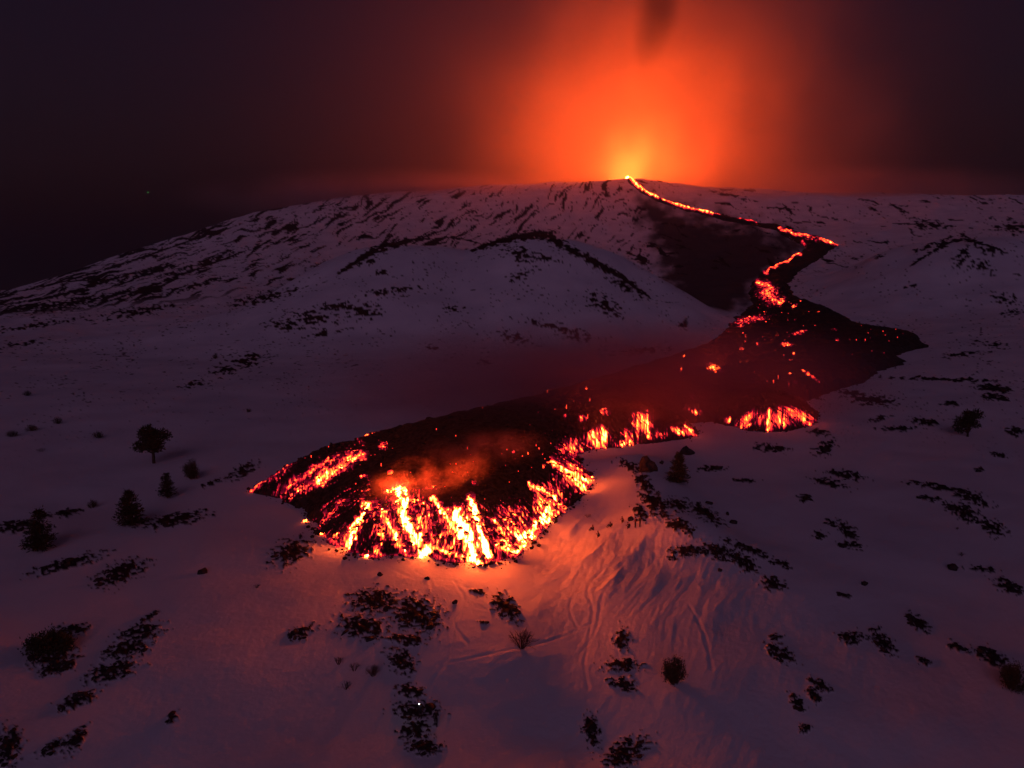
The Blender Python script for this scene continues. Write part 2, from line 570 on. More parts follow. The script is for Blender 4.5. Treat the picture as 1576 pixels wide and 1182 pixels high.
# ------------------------------------------------------------------ rock patches, by photograph position
# cx, cy, w, h (pixels), slope of the long axis, stones, label
OUTCROPS = [
    (575, 925, 80, 40, 0.0, 20, 'broad scatter of dark rocks on orange snow right under the lava front'),
    (640, 945, 80, 60, 0.1, 22, 'thick patch of dark rocks in reddish snow below the white-hot lava streams'),
    (560, 965, 80, 40, 0.1, 16, 'loose dark rocks on the dim side of the rock field under the lava front'),
    (625, 985, 60, 18, 0.1, 7, 'thin fringe of dark stones along the lower edge of the rock field'),
    (738, 912, 34, 9, 0.15, 5, 'short row of small rocks on bright orange snow under the lava front'),
    (778, 935, 46, 40, 0.55, 13, 'slanting band of rocks leading down to the reddish bare shrub'),
    (744, 958, 14, 7, 0.0, 2, 'two small rocks on orange snow left of the reddish bare shrub'),
    (619, 1018, 44, 40, 0.3, 12, 'small rock cluster between the rock field and the two hikers'),
    (632, 1064, 44, 24, 0.1, 9, 'ring of dark rocks just uphill of the hiker with the headlamp'),
    (640, 1094, 70, 30, 0.0, 11, 'dark rocks around the feet of the hiker with the headlamp'),
    (640, 1125, 50, 34, -0.2, 16, 'solid dark rock mass directly below the two hikers'),
    (655, 1150, 48, 26, 0.0, 14, 'blunt lowest knob of the rock mass below the two hikers'),
    (956, 985, 26, 36, 0.0, 8, 'narrow column of rocks in the snow left of the round shrub'),
    (955, 1024, 56, 20, 0.0, 9, 'stepped row of rocks in the snow beside the round shrub'),
    (958, 1054, 48, 20, 0.1, 9, 'compact dark ledge of rock downhill of the round shrub'),
    (910, 1124, 28, 50, 0.2, 10, 'upright rock strip at the bottom edge below the gully'),
    (962, 1160, 66, 44, -0.4, 15, 'rock scatter cut by the bottom edge of the picture'),
    (464, 974, 44, 20, -0.3, 7, 'small rock patch alone on the violet snow left of the rock field'),
    (448, 850, 62, 40, -0.25, 18, 'dark rocks around the left toe of the lava front'),
    (185, 882, 80, 34, -0.35, 16, 'forked rock ledge on the snow slope at left'),
    (105, 868, 110, 18, -0.25, 13, 'long thin chain of rocks left of the forked ledge'),
    (270, 800, 110, 20, -0.18, 18, 'long low rock ledge downhill of the ragged conifer'),
    (372, 725, 46, 22, -0.35, 12, 'dark curved rock rib just left of the lava tip'),
    (325, 744, 30, 9, -0.3, 4, 'small stones trailing from the curved rock rib'),
    (25, 810, 70, 18, -0.15, 10, 'rock ledge at the left edge behind the dark conifer'),
    (100, 790, 60, 12, -0.15, 7, 'broken line of stones uphill of the dark conifer'),
    (112, 968, 50, 16, -0.1, 7, 'rocks at the right end of the large low shrub'),
    (82, 1014, 80, 26, -0.2, 12, 'rock scatter just below the large low shrub'),
    (85, 1030, 60, 18, -0.2, 8, 'lower stones of the scatter under the large low shrub'),
    (215, 975, 70, 26, -0.2, 14, 'upper part of the long rock field at lower left'),
    (195, 1000, 70, 30, -0.2, 14, 'middle part of the long rock field at lower left'),
    (170, 1035, 80, 30, -0.25, 15, 'lower part of the long rock field at lower left'),
    (118, 1080, 60, 24, -0.3, 8, 'straggling stones at the foot of the long rock field'),
    (228, 950, 32, 9, -0.5, 4, 'lone slanted rock rib above the long rock field'),
    (14, 1150, 40, 60, -0.2, 12, 'big dark rock outcrop in the lower left corner'),
    (82, 1150, 40, 20, -0.4, 8, 'rounded outcrop beside the one in the lower left corner'),
    (118, 1140, 34, 34, -0.8, 8, 'steep slanted rock rib near the lower left corner'),
    (265, 1106, 16, 16, -0.5, 4, 'tiny stone group alone on the empty lower left snow'),
    (972, 718, 50, 14, 0.3, 10, 'top end of the rocky crest beside the large boulder'),
    (992, 745, 34, 30, 0.7, 12, 'rocky crest dropping below the large boulder'),
    (1008, 775, 50, 40, 0.6, 20, 'dense rocks on the ridge crest behind the watching people'),
    (1042, 778, 44, 20, 0.3, 10, 'rocks spread on the far side of the ridge behind the people'),
    (985, 790, 22, 22, 0.6, 8, 'dark rock block standing directly behind the two standing watchers'),
    (1042, 808, 44, 22, 0.1, 12, 'wide rock lump on the ridge right of the watchers'),
    (1060, 818, 18, 18, 0.1, 5, 'small rock pile at the right end of the wide lump'),
    (1085, 790, 60, 22, 0.5, 10, 'diagonal scatter of rocks on the flat snow right of the ridge'),
    (1060, 848, 60, 18, 0.0, 14, 'left end of the long curved rock band, lit orange from the lava'),
    (1105, 850, 70, 24, 0.25, 20, 'thick middle of the long curved rock band on the spur'),
    (1148, 868, 50, 24, 0.35, 14, 'lower right end of the long curved rock band'),
    (1150, 845, 80, 14, 0.35, 12, 'thin rock strip running above the long curved band'),
    (1200, 868, 36, 12, 0.35, 6, 'stones at the tail of the thin rock strip'),
    (1188, 898, 40, 24, 0.2, 9, 'ragged rocky clump below the tail of the curved band'),
    (1034, 859, 16, 8, 0.0, 3, 'single dark stone glowing at its edge under the curved band'),
    (1340, 615, 76, 18, 0.1, 14, 'dark rock ledge on the snow right of the small lava lobe'),
    (1308, 605, 34, 9, 0.1, 5, 'thin rocks just above the ledge right of the small lobe'),
    (1258, 610, 22, 10, 0.1, 4, 'rocks touching the edge of the lava right of the small lobe'),
    (1270, 690, 32, 22, -0.3, 9, 'knobby rock heap on the snow below the small lava lobe'),
    (1262, 666, 36, 10, 0.1, 5, 'stones close under the right end of the small lava lobe'),
    (1300, 732, 62, 14, 0.12, 13, 'upper of the two rock bands in the middle of the right snowfield'),
    (1278, 744, 62, 12, 0.25, 11, 'lower of the two rock bands in the middle of the right snowfield'),
    (1238, 767, 24, 12, 0.1, 5, 'compact rock lump left under the two rock bands'),
    (1280, 806, 24, 10, 0.2, 5, 'first rock of the descending trail on the right snowfield'),
    (1262, 824, 24, 14, 0.2, 5, 'star shaped rock group left of the descending trail'),
    (1305, 818, 34, 24, 0.6, 9, 'middle rocks of the descending trail on the right snowfield'),
    (1310, 840, 40, 12, 0.1, 6, 'last rocks of the descending trail on the right snowfield'),
    (1455, 752, 110, 10, 0.17, 13, 'long straight rock line crossing the snow at far right'),
    (1495, 768, 60, 16, 0.3, 9, 'rock band under the end of the long straight line'),
    (1432, 768, 40, 9, 0.1, 5, 'curved thin rock rib left under the long straight line'),
    (1485, 790, 60, 26, 0.4, 15, 'dark crag above the dull orange glow at right'),
    (1528, 812, 46, 24, 0.4, 8, 'scattered slabs to the right of the dark crag'),
    (1450, 584, 190, 6, 0.03, 16, 'very long thin rock line across the far right snow'),
    (1530, 598, 60, 14, 0.1, 10, 'rock patches at the right edge above the round pine'),
    (1530, 612, 50, 12, 0.1, 8, 'rock patches between the long thin line and the round pine'),
    (1462, 622, 26, 8, 0.0, 4, 'pair of dark rocks above left of the round pine'),
    (1425, 650, 46, 12, 0.1, 8, 'hollow rock ring on the snow left of the round pine'),
    (1385, 660, 60, 9, 0.0, 6, 'sprinkle of small stones left of the hollow rock ring'),
    (1356, 644, 34, 9, -0.2, 5, 'two dark rocks between the lava edge and the rock ring'),
    (1562, 664, 30, 16, 0.1, 6, 'dark rocks at the right edge beside the round pine'),
    (1536, 701, 20, 10, 0.2, 5, 'humped dark rock alone right below the round pine'),
    (1509, 723, 16, 8, 0.0, 3, 'small dark rock below the humped one at right'),
    (1310, 982, 40, 22, 0.1, 11, 'rock nest with a pale snow streak running down from it'),
    (1345, 970, 20, 8, 0.0, 3, 'little stones right of the rock nest'),
    (1358, 988, 40, 30, 0.6, 12, 'diagonal rock group right of the rock nest'),
    (1195, 981, 22, 11, 0.1, 5, 'small rock hump topping the pair on the spur'),
    (1200, 1006, 44, 26, 0.4, 12, 'larger ragged rock below the small hump on the spur'),
    (1262, 1054, 34, 18, 0.5, 8, 'upper rocks of the trail near the bottom right'),
    (1253, 1070, 22, 20, 0.5, 7, 'leaf shaped rock block in the trail near the bottom right'),
    (1228, 1082, 26, 22, 0.7, 7, 'chain of small stones left of the leaf shaped block'),
    (1240, 1122, 18, 16, 0.0, 5, 'lowest lone rock below the chain of small stones'),
    (1414, 960, 40, 24, 0.5, 10, 'ring of rocks on the dark snow at lower right'),
    (1474, 996, 34, 14, 0.3, 6, 'dark hump leading to the outcrop at the right edge'),
    (1525, 1012, 60, 26, 0.35, 15, 'large curved outcrop at the right edge by the dark bush'),
    (1420, 1018, 26, 12, 0.3, 5, 'two thin stones left of the large curved outcrop'),
    (1550, 902, 50, 20, 0.3, 9, 'rough rocks at the right edge under the dull glow'),
    (1515, 877, 46, 9, 0.1, 6, 'thin rock line at right under the dull glow'),
    (1298, 916, 24, 8, 0.2, 4, 'three small stones in a row on empty snow at right'),
    (1185, 690, 60, 12, 0.1, 9, 'thin sprinkle of rocks on snow under the small lava lobe'),
    (1095, 722, 40, 10, 0.0, 4, 'few small stones right of the single conifer'),
    (1150, 740, 40, 6, 0.0, 3, 'thin flat stones on the snow right of the single conifer'),
]
# bare ground without stones of its own: cx, cy, w, h, slope
BARE = [(480, 490, 70, 26, 0.1), (520, 472, 80, 16, -0.05), (560, 478, 60, 26, 0.05), (440, 500, 60, 20, 0.0), (405, 458, 110, 18, -0.22), (600, 448, 90, 10, -0.1),
        (495, 515, 60, 10, -0.2), (380, 555, 60, 26, -0.1), (345, 570, 40, 18, -0.1), (300, 590, 40, 10, -0.2), (860, 505, 110, 14, 0.22), (890, 520, 50, 10, 0.1),
        (805, 393, 60, 26, 0.3), (800, 425, 40, 14, -0.3), (840, 398, 50, 10, 0.2), (565, 400, 30, 20, 0.0), (590, 420, 26, 12, 0.0), (700, 475, 30, 10, 0), (745, 558, 20, 10, 0),
        (665, 535, 30, 8, .1), (790, 520, 60, 16, 0.2), (930, 470, 60, 30, 0.4), (960, 440, 60, 20, 0.5), (1355, 395, 18, 9, 0), (1430, 345, 70, 14, 0.1), (1520, 385, 60, 16, 0.2),
        (1480, 395, 26, 34, -0.6), (1440, 375, 70, 10, -0.35), (1560, 350, 60, 20, 0), (1545, 460, 40, 16, 0.1), (1510, 410, 40, 20, 0.2), (1530, 530, 60, 10, 0.1), (1480, 545, 70, 9, -0.1), (1560, 480, 40, 10, -0.2),
        (210, 480, 120, 14, -0.15), (90, 470, 180, 18, -0.12), (60, 500, 140, 10, -0.15), (30, 530, 80, 8, -0.15), (170, 455, 120, 10, -0.2), (300, 440, 100, 10, -0.25), (330, 400, 120, 10, -0.3),
        (230, 420, 120, 8, -0.25), (1050, 500, 16, 18, 0), (990, 540, 90, 12, -0.1), (1400, 440, 20, 8, 0), (1200, 320, 60, 6, 0.1), (1120, 300, 50, 6, 0.2), (1270, 545, 30, 8, 0)]
STREAK = [([(520, 422), (560, 396), (600, 377), (660, 367)], 7), ([(728, 386), (765, 373), (800, 364), (835, 362), (868, 378), (910, 402)], 9),
          ([(850, 370), (905, 398), (960, 430), (1000, 458)], 7), ([(0, 470), (90, 455), (190, 425), (260, 405)], 3), ([(0, 455), (130, 425), (250, 385), (350, 350)], 2),
          ([(150, 470), (260, 430), (380, 385)], 3), ([(660, 368), (700, 366), (740, 375)], 2), ([(1400, 410), (1440, 385), (1480, 368), (1540, 385)], 4)]


def bare_mask(X, Y, Z, rockfree):
    """share of bare dark ground (no snow lying) at points of the hillside"""
    px, py = project(X, Y, Z)
    dist = np.hypot(X, Y)
    jag = fbm(px / 9, py / 4.5, 61, 4, 0.6)
    m = np.zeros_like(X)
    for (cx, cy, w, h, sl, *_) in OUTCROPS + [q for q in BARE]:
        near = len(_) > 0
        sel = (abs(px - cx) < w) & (abs(py - cy) < h + abs(sl) * w)
        if not sel.any():
            continue
        u = (px[sel] - cx) / (w * 0.5)
        v = (py[sel] - cy - sl * (px[sel] - cx)) / (h * 0.5)
        r = np.hypot(u, v)
        k = (1 - r) * 0.7 + jag[sel] * (1.25 if near else 1.7) - (0.13 if near else 0.26)
        m[sel] = np.maximum(m[sel], sstep(-0.02, 0.10, k))
    for pts, w in STREAK:
        P = smooth_line(pts, 4)
        lo, hi = P.min(0) - 40, P.max(0) + 40
        sel = (px > lo[0]) & (px < hi[0]) & (py > lo[1]) & (py < hi[1])
        if not sel.any():
            continue
        d, a, Ls = seg_dist(px[sel], py[sel], P)
        t = a / Ls
        k = 1 - d / (w * np.sqrt(np.clip(np.sin(np.pi * np.clip(t, 0.04, 0.96)), 0.05, 1))) + 1.7 * jag[sel] - 0.1
        m[sel] = np.maximum(m[sel], sstep(0.0, 0.25, k))
    # wind-swept rock ribs of the upper mountain, running down its flanks
    up = sstep(640, 800, dist)
    n = 0.0
    wsum = 0.0
    for th, c0, wd, sd_ in ((0.30, 120, 330, 73), (0.52, 600, 190, 173), (0.95, 850, 110, 273), (-0.25, 1250, 260, 373)):
        wgt = np.exp(-((px - c0) / wd) ** 2) + 1e-4
        qx = px + 16 * fbm(px / 50, py / 34, 71, 2)
        qy = py + 9 * fbm(px / 40 + 9, py / 30, 72, 2)
        u = qx * math.cos(th) - qy * math.sin(th)
        v = qx * math.sin(th) + qy * math.cos(th)
        n = n + wgt * fbm(u / (58 if sd_ == 73 else 40), v / (6.0 if sd_ == 73 else 7.0), sd_, 5, 0.62)
        wsum = wsum + wgt
    n = n / wsum * 1.15
    dens = np.interp(px, [0, 300, 500, 700, 900, 960, 1080, 1180, 1576], [0.12, 0.12, 0.08, 0.05, 0.04, 0.0, -0.10, -0.14, -0.16])
    dens = dens + np.where((px > 250) & (px < 960), -0.0007 * np.clip(py - 330, 0, 200), 0)
    dens = dens + 0.22 * fbm(px / 90, py / 45, 76, 2)
    m = np.maximum(m, up * sstep(0.08, 0.16, n + dens - 0.06))
    # the old dark flow left of the lava channel
    old = np.array([(990, 305), (1040, 322), (1100, 338), (1195, 358), (1225, 372), (1236, 388), (1195, 412), (1165, 435), (1158, 462), (1128, 488), (1085, 495), (1040, 475), (1030, 440), (1020, 400), (1005, 365), (985, 335)], float)
    dd, _, _ = seg_dist(px, py, old, True)
    ins = inside(px, py, old)
    k = np.where(ins, dd, -dd) / 42 + 0.10 + 0.8 * fbm(px / 26, py / 16, 79, 4)
    m = np.maximum(m, up * 0 + sstep(450, 520, dist) * sstep(-0.55, 0.55, k) * 0.94)
    # small specks everywhere
    sp = fbm(px / 5.5, py / 3.2, 83, 2)
    dn = fbm(px / 70, py / 40, 85, 2)
    m = np.maximum(m, sstep(0.50, 0.58, sp + 0.30 * dn) * sstep(150, 260, dist) * 0.9)
    ds = fbm(px / 15 + 3, (py + 0.12 * px) / 3.6, 87, 3, 0.6)
    mid = sstep(180, 280, dist) * np.interp(px, [0, 300, 900, 1000, 1300, 1576], [1, 1, .8, .3, .5, 1])
    m = np.maximum(m, sstep(0.40, 0.50, ds * mid + 0.30 * fbm(px / 55, py / 26, 89, 2)) * sstep(180, 280, dist) * 0.9)
    return m


# ------------------------------------------------------------------ terrain
TRACKS = [[(955, 862), (920, 885), (890, 908), (878, 930), (880, 950), (888, 966)], [(935, 870), (905, 905), (912, 940), (905, 985), (890, 1010)],
          [(965, 880), (930, 910), (920, 960), (900, 1010), (905, 1060)], [(595, 872), (640, 890), (690, 892), (720, 905)], [(700, 895), (715, 925), (700, 960), (720, 990)],
          [(690, 1020), (760, 1005), (850, 985), (930, 950)], [(860, 800), (900, 790), (930, 808), (975, 812)], [(650, 1110), (660, 1060), (690, 1010), (700, 960)],
          [(640, 880), (660, 892), (665, 905)], [(1060, 930), (1085, 980), (1095, 1030)]]
TRACK_W = [px_line(t) for t in TRACKS]
DRIFT = [([(990, 775), (950, 815), (905, 860), (870, 905)], 0.75, 1.5), ([(1012, 800), (985, 840), (945, 890), (925, 930)], 0.85, 1.4), ([(1000, 812), (960, 850), (915, 895)], 0.5, 1.2),
         ([(975, 750), (935, 780), (895, 800), (850, 850)], 0.6, 1.5), ([(1050, 850), (1015, 880), (985, 930)], 0.6, 1.3), ([(1062, 862), (1040, 905), (1025, 945)], 0.45, 1.0),
         ([(1095, 862), (1075, 910), (1062, 950)], 0.45, 1.0), ([(1135, 900), (1100, 940), (1080, 985)], 0.45, 1.3), ([(1308, 995), (1310, 1025), (1306, 1060)], 0.3, 0.7),
         ([(800, 1000), (770, 1020), (740, 1050)], 0.4, 1.0), ([(955, 730), (915, 765), (880, 800)], 0.45, 1.2), ([(1035, 1058), (1030, 1080), (1032, 1100)], 0.3, 0.8), ([(955, 1058), (935, 1085), (925, 1110)], 0.3, 0.8),
         ([(880, 850), (840, 905), (820, 960)], 0.5, 1.6), ([(905, 1130), (880, 1155), (860, 1180)], 0.3, 0.9)]
DRIFT_W = [(px_line(p), h * 0.29, w * (0.7 + 0.4 * (len(p) % 2))) for p, h, w in DRIFT]


def fine(X, Y):
    """wind ripples, drifts and trodden tracks of the near snow"""
    d = np.hypot(X, Y)
    z = np.zeros_like(X)
    sel = (d > 40) & (d < 320)
    x, y = X[sel], Y[sel]
    dd = d[sel]
    fade = 1 - sstep(200, 320, dd)
    th = 1.05
    xw = x + 5.0 * fbm(x / 30, y / 30, 91, 2)
    yw = y + 5.0 * fbm(x / 30 + 7, y / 30, 92, 2)
    u = xw * np.cos(th) + yw * np.sin(th)
    v = -xw * np.sin(th) + yw * np.cos(th)
    zz = 0.042 * (0.4 + sstep(-0.3, 0.5, fbm(x / 22, y / 22, 94, 2))) * fbm(u / 5.0, v / 1.5, 93, 4, 0.6) + 0.018 * fbm(x / 0.9, y / 0.9, 95, 2)
    hump = np.exp(-((x - 18) / 16) ** 2 - ((y - 98) / 22) ** 2)
    zz = zz + hump * (0.12 * fbm(u / 7.0, v / 1.0, 97, 4, 0.6) + 0.02 * fbm(x / 1.0, y / 1.0, 98, 2))
    for P, h, w in DRIFT_W:
        lo, hi = P.min(0) - 6, P.max(0) + 6
        s2 = (x > lo[0]) & (x < hi[0]) & (y > lo[1]) & (y < hi[1])
        if s2.any():
            q, a, Ls = seg_dist(x[s2], y[s2], P)
            t = a / Ls
            side = q / w
            zz[s2] += h * (0.7 + 0.8 * pn(a / 5.0, side * 0.8, 90)) * np.exp(-side ** 1.3) * np.sin(np.pi * np.clip(t, 0, 1)) ** 0.7
    for P in TRACK_W:
        lo, hi = P.min(0) - 3, P.max(0) + 3
        s2 = (x > lo[0]) & (x < hi[0]) & (y > lo[1]) & (y < hi[1])
        if s2.any():
            q, a, Ls = seg_dist(x[s2], y[s2], P)
            q = abs(q + 0.25 * pn(a / 2.5, q * 0, 99))
            zz[s2] += (-0.06 * np.exp(-(q / 0.20) ** 2) + 0.015 * np.exp(-((q - 0.40) / 0.2) ** 2)) * (0.7 + 0.5 * pn(a / 0.8, q * 0, 96))
    z[sel] = zz * fade
    return z


STEP = 1.7
rows = [0.0, 2, 6, 12, 20, 30, 38, 44, 48]
d = 50.0
while d < 2300:
    rows.append(d)
    d += STEP * d / (F * max(40 / d, 0.45 if 260 < d < 620 else 0.26))
rows += [2400, 2600, 2900, 3300, 3800, 4500, 5200, 6000]
rows = np.array(rows)
core = np.arange(-R(41), R(41), STEP / F)
outer = np.concatenate([np.linspace(R(41), R(180), 90)])
azs = np.concatenate([-outer[::-1][:-1], core, outer[:-1] if False else outer])
azs = np.unique(np.round(azs, 6))
A_, D_ = np.meshgrid(azs, rows)
TX, TY = D_ * np.sin(A_), D_ * np.cos(A_)
TZ = height(TX, TY)
TZf = TZ + fine(TX, TY)
rock = bare_mask(TX, TY, TZ, None)
# bare rock stands a little proud of / rougher than the snow
TZf = TZf + rock * sstep(45, 60, D_) * np.where(D_ < 320, 0.14 + 0.18 * pn(TX / 0.8, TY / 0.8, 101), 0.1)
nr, nc = TX.shape
idx = np.arange(nr * nc).reshape(nr, nc)
quads = np.stack([idx[:-1, :-1], idx[:-1, 1:], idx[1:, 1:], idx[1:, :-1]], -1).reshape(-1, 4)
# (winding: looking down, counter-clockwise)
quads = quads[:, ::-1]
TZf[0, :] = TZf[0].mean()
me = np_mesh('snow_slope', np.stack([TX, TY, TZf], -1).reshape(-1, 3), quads, True, {'rock': rock.ravel()})
me.materials.append(M_snow)
terrain = link('snow_slope', me)
terrain['kind'] = 'structure'
terrain['label'] = 'snow covered volcano flank with bare rock ribs and two cinder cones'


def ground(x, y):
    X, Y = np.array([x], float), np.array([y], float)
    return float((height(X, Y) + fine(X, Y))[0])


# ------------------------------------------------------------------ lava flow
lo_az = np.arctan2(OUTLINE[:, 0], OUTLINE[:, 1]).min() - 0.004
hi_az = np.arctan2(OUTLINE[:, 0], OUTLINE[:, 1]).max() + 0.004
dO = np.hypot(OUTLINE[:, 0], OUTLINE[:, 1])
lrows = []
d = dO.min() - 2
while d < min(dO.max() + 20, 1700):
    lrows.append(d)
    g = max(40 / d, 0.22)
    st = 1.2 * d / (F * g)
    lrows_step = min(st, 0.15 if d < 125 else (0.42 if d < 220 else 99))
    d += lrows_step
lrows = np.array(lrows)
lcols = np.arange(lo_az, hi_az, 1.0 / F)
LA, LDm = np.meshgrid(lcols, lrows)
LX, LY = LDm * np.sin(LA), LDm * np.cos(LA)
ins = inside(LX, LY, OUTLINE)
# trim to the outline plus a margin, before the costly distances
keep = ins.copy()
for _ in range(16):
    k2 = keep.copy()
    k2[1:] |= keep[:-1]
    k2[:-1] |= keep[1:]
    k2[:, 1:] |= keep[:, :-1]
    k2[:, :-1] |= keep[:, 1:]
    keep = k2
vi = -np.ones(keep.shape, int)
vi[keep] = np.arange(keep.sum())
x, y, dd = LX[keep], LY[keep], LDm[keep]
inn = ins[keep]
OUTS = np.vstack([OUTLINE, OUTLINE[:1]])
e, arc, _ = seg_dist(x, y, OUTS)
e = np.where(inn, e, -e)
esc = np.where(dd < 300, 3.4, 12.0)
en = e + np.where(dd < 300, 1.7, 4.0) * fbm(x / esc, y / esc, 111, 4, 0.6) - np.where(dd < 300, 0.3, 0.0)
Hm = np.interp(dd, [95, 130, 260, 420, 600, 1500], [7.2, 7.0, 6.4, 5.0, 3.5, 3.0])
# the left flank of the lobe is lower
left = np.exp(-((x + 33) / 14) ** 2)
Hm = Hm * (1 - 0.28 * left)
Hm = Hm * (1 + 0.16 * fbm(arc / 9, dd * 0, 113, 2))
slope = 0.78
T = Hm * np.tanh(slope * np.maximum(en, -1.2) / Hm)
bl = np.where(dd < 260, 1.0, 3.0)
rough = 0.50 * fbm(x / (3.0 * bl), y / (3.0 * bl), 115, 2) + 0.20 * (0.5 - abs(pn(x / (1.1 * bl), y / (1.1 * bl), 118))) + 0.05 * pn(x / (0.4 * bl), y / (0.4 * bl), 119)
# ribs running down the front
rib = fbm(arc / 2.2, e / 9.0, 121, 2)
T = T + 0.5 * fbm(x / (7.0 * bl), y / (4.0 * bl), 117, 2) * sstep(4, 10, e) * bl
z0 = height(x, y) + fine(x, y)
lz = z0 + np.where(en < -0.9, -0.9, T)
ppx, ppy = project(x, y, lz)

HOT_E = [  # x, y, rx, ry, slope, heat
    (540, 828, 40, 26, 0, .62), (590, 800, 30, 40, 0, .60), (640, 805, 40, 55, 0, .66), (715, 820, 50, 50, 0, .68), (790, 815, 40, 42, 0, .62), (845, 775, 34, 40, -0.6, .60), (885, 732, 34, 26, 0.5, .68),
    (480, 735, 90, 24, -0.5, .62), (530, 708, 30, 18, -0.4, .72), (500, 725, 30, 16, -0.4, .72), (430, 728, 36, 16, -.5, .60), (568, 664, 15, 7, -0.3, .85), (590, 688, 8, 6, 0, .8), (555, 680, 7, 5, 0.5, .7), (560, 733, 10, 4, 0, .6), (520, 780, 40, 22, -0.7, .50),
    (560, 760, 16, 16, -1, .45), (920, 676, 24, 18, 0, .76), (963, 684, 20, 9, 0, .85), (990, 652, 20, 20, 0, .82), (975, 668, 20, 14, 0, .66), (1050, 664, 22, 8, 0.2, .82), (880, 690, 28, 20, 0, .62), (1066, 632, 14, 5, .2, .74), (1010, 670, 20, 8, 0, .6),
    (932, 634, 9, 7, 0, .74), (895, 645, 10, 6, 0, .62), (870, 640, 6, 4, 0, .6), (1065, 610, 4, 8, 0, .6), (757, 606, 3, 3, 0, .85), (668, 637, 5, 3, 0, .85), (902, 598, 3, 2, 0, .9), (730, 743, 5, 5, 0, .7), (668, 752, 8, 4, 0, .7), (790, 695, 3, 3, 0, .6),
    (1150, 648, 20, 13, -.5, .76), (1190, 645, 44, 15, 0, .72), (1228, 640, 30, 13, .4, .74), (1120, 647, 8, 6, 0, .8), (1100, 567, 14, 8, 0.3, .86), (1246, 577, 14, 4, .6, .82), (1210, 530, 10, 4, 0, .88), (1141, 537, 4, 4, 0, .8), (1166, 530, 4, 4, 0, .75), (1289, 523, 4, 3, 0, .7),
    (1052, 549, 3, 3, 0, .8), (1048, 569, 8, 4, 0, .7), (1230, 512, 12, 3, -.2, .78), (1222, 545, 4, 4, 0, .7), (1155, 492, 30, 6, -.15, .72), (1140, 502, 6, 3, 0, .7), (1183, 452, 20, 20, .3, .66), (1203, 464, 7, 6, -.6, .85), (1252, 367, 16, 5, 0.1, .62), (1222, 471, 5, 3, -.5, .8), (1285, 508, 7, 2, 0, .55), (1215, 575, 5, 3, 0, .6), (1225, 590, 3, 5, 0, .6),
]
HOT_S = [  # stroke, radius, heat
    ([(612, 756), (622, 790), (636, 820), (655, 850)], 13, 1.22), ([(598, 800), (610, 830), (622, 850)], 7, .95), ([(722, 764), (732, 790), (742, 830), (752, 856)], 6, 1.2), ([(700, 790), (718, 825), (730, 860)], 13, 1.15), ([(665, 765), (690, 800), (712, 830)], 6, .95),
    ([(565, 775), (548, 810), (535, 840)], 8, .95), ([(590, 780), (588, 820), (580, 850)], 6, .85), ([(556, 700), (520, 720), (488, 742)], 9, 1.02), ([(510, 705), (470, 730), (440, 748)], 6, .88), ([(452, 704), (420, 728), (385, 755)], 5, .90), ([(530, 770), (510, 790), (490, 812)], 4, .75), ([(800, 830), (820, 815), (845, 790)], 13, .95), ([(772, 840), (790, 850), (815, 835)], 8, .95), ([(815, 745), (840, 775), (850, 795)], 5, .80), ([(850, 710), (880, 730), (912, 742)], 7, .92), ([(826, 750), (850, 762), (870, 785)], 6, .85),
    ([(500, 826), (540, 850), (590, 856), (650, 855), (700, 862), (740, 866), (790, 856), (830, 822), (855, 797)], 6, .62), ([(868, 722), (885, 745), (905, 758)], 5, .8), ([(655, 840), (690, 850), (725, 864)], 5, .8), ([(760, 800), (775, 825), (780, 850)], 6, .8),
    ([(928, 662), (930, 688)], 5, 1.05), ([(912, 665), (914, 686)], 5, .9), ([(985, 640), (992, 655), (1000, 672)], 5, .95), ([(1183, 632), (1182, 662)], 5, .98), ([(1160, 634), (1150, 655)], 4, .85), ([(1215, 630), (1245, 652)], 4, .85), ([(1055, 655), (1068, 670)], 4, .9),
    ([(966, 268), (975, 278), (985, 288), (1010, 301), (1040, 312), (1070, 321), (1095, 326)], 4.5, 1.12), ([(1095, 326), (1130, 333), (1165, 340)], 2.5, .74), ([(1198, 350), (1220, 358), (1245, 364)], 4, .90), ([(1265, 367), (1288, 376)], 4, .92), ([(1235, 372), (1240, 380)], 4, .66),
    ([(1232, 390), (1205, 403), (1178, 420)], 4, .90), ([(1168, 436), (1185, 440), (1178, 452)], 6, .88), ([(1180, 452), (1200, 466)], 4, .86),
]
env = np.zeros_like(x)
LEFTQ = lambda a: 0.83 if a < 560 else (1.05 if 690 < a < 930 else 1.0)
for cx, cy_, rx, ry, sl, hv in HOT_E:
    s = (abs(ppx - cx) < 2.2 * rx) & (abs(ppy - cy_) < 2.2 * (ry + abs(sl) * rx))
    r2 = ((ppx[s] - cx) / rx) ** 2 + ((ppy[s] - cy_ - sl * (ppx[s] - cx)) / ry) ** 2
    env[s] = np.maximum(env[s], hv * LEFTQ(cx) * np.exp(-r2 ** 1.4 * 0.7))
core_h = np.zeros_like(x)
wob = fbm(ppx / 14, ppy / 20, 131, 3)
wob2 = fbm(ppx / 7, ppy / 7, 132, 2)
for pts, rad, hv in HOT_S:
    P = smooth_line(pts, 3)
    lo, hi = P.min(0) - 4 * rad, P.max(0) + 4 * rad
    s = (ppx > lo[0]) & (ppx < hi[0]) & (ppy > lo[1]) & (ppy < hi[1])
    q, _, _ = seg_dist(ppx[s] + wob[s] * rad * 1.5 + 5 * wob2[s], ppy[s] + 6 * wob[s], P)
    core_h[s] = np.maximum(core_h[s], hv * LEFTQ(pts[0][0]) * np.exp(-(q / (0.86 * rad)) ** 2 * 0.8))
rel_ = (rough * bl ** 0.5 + 0.5 * rib * np.exp(-((e - 5) / 5) ** 2)) * sstep(-0.6, 1.2, en) * 0.9
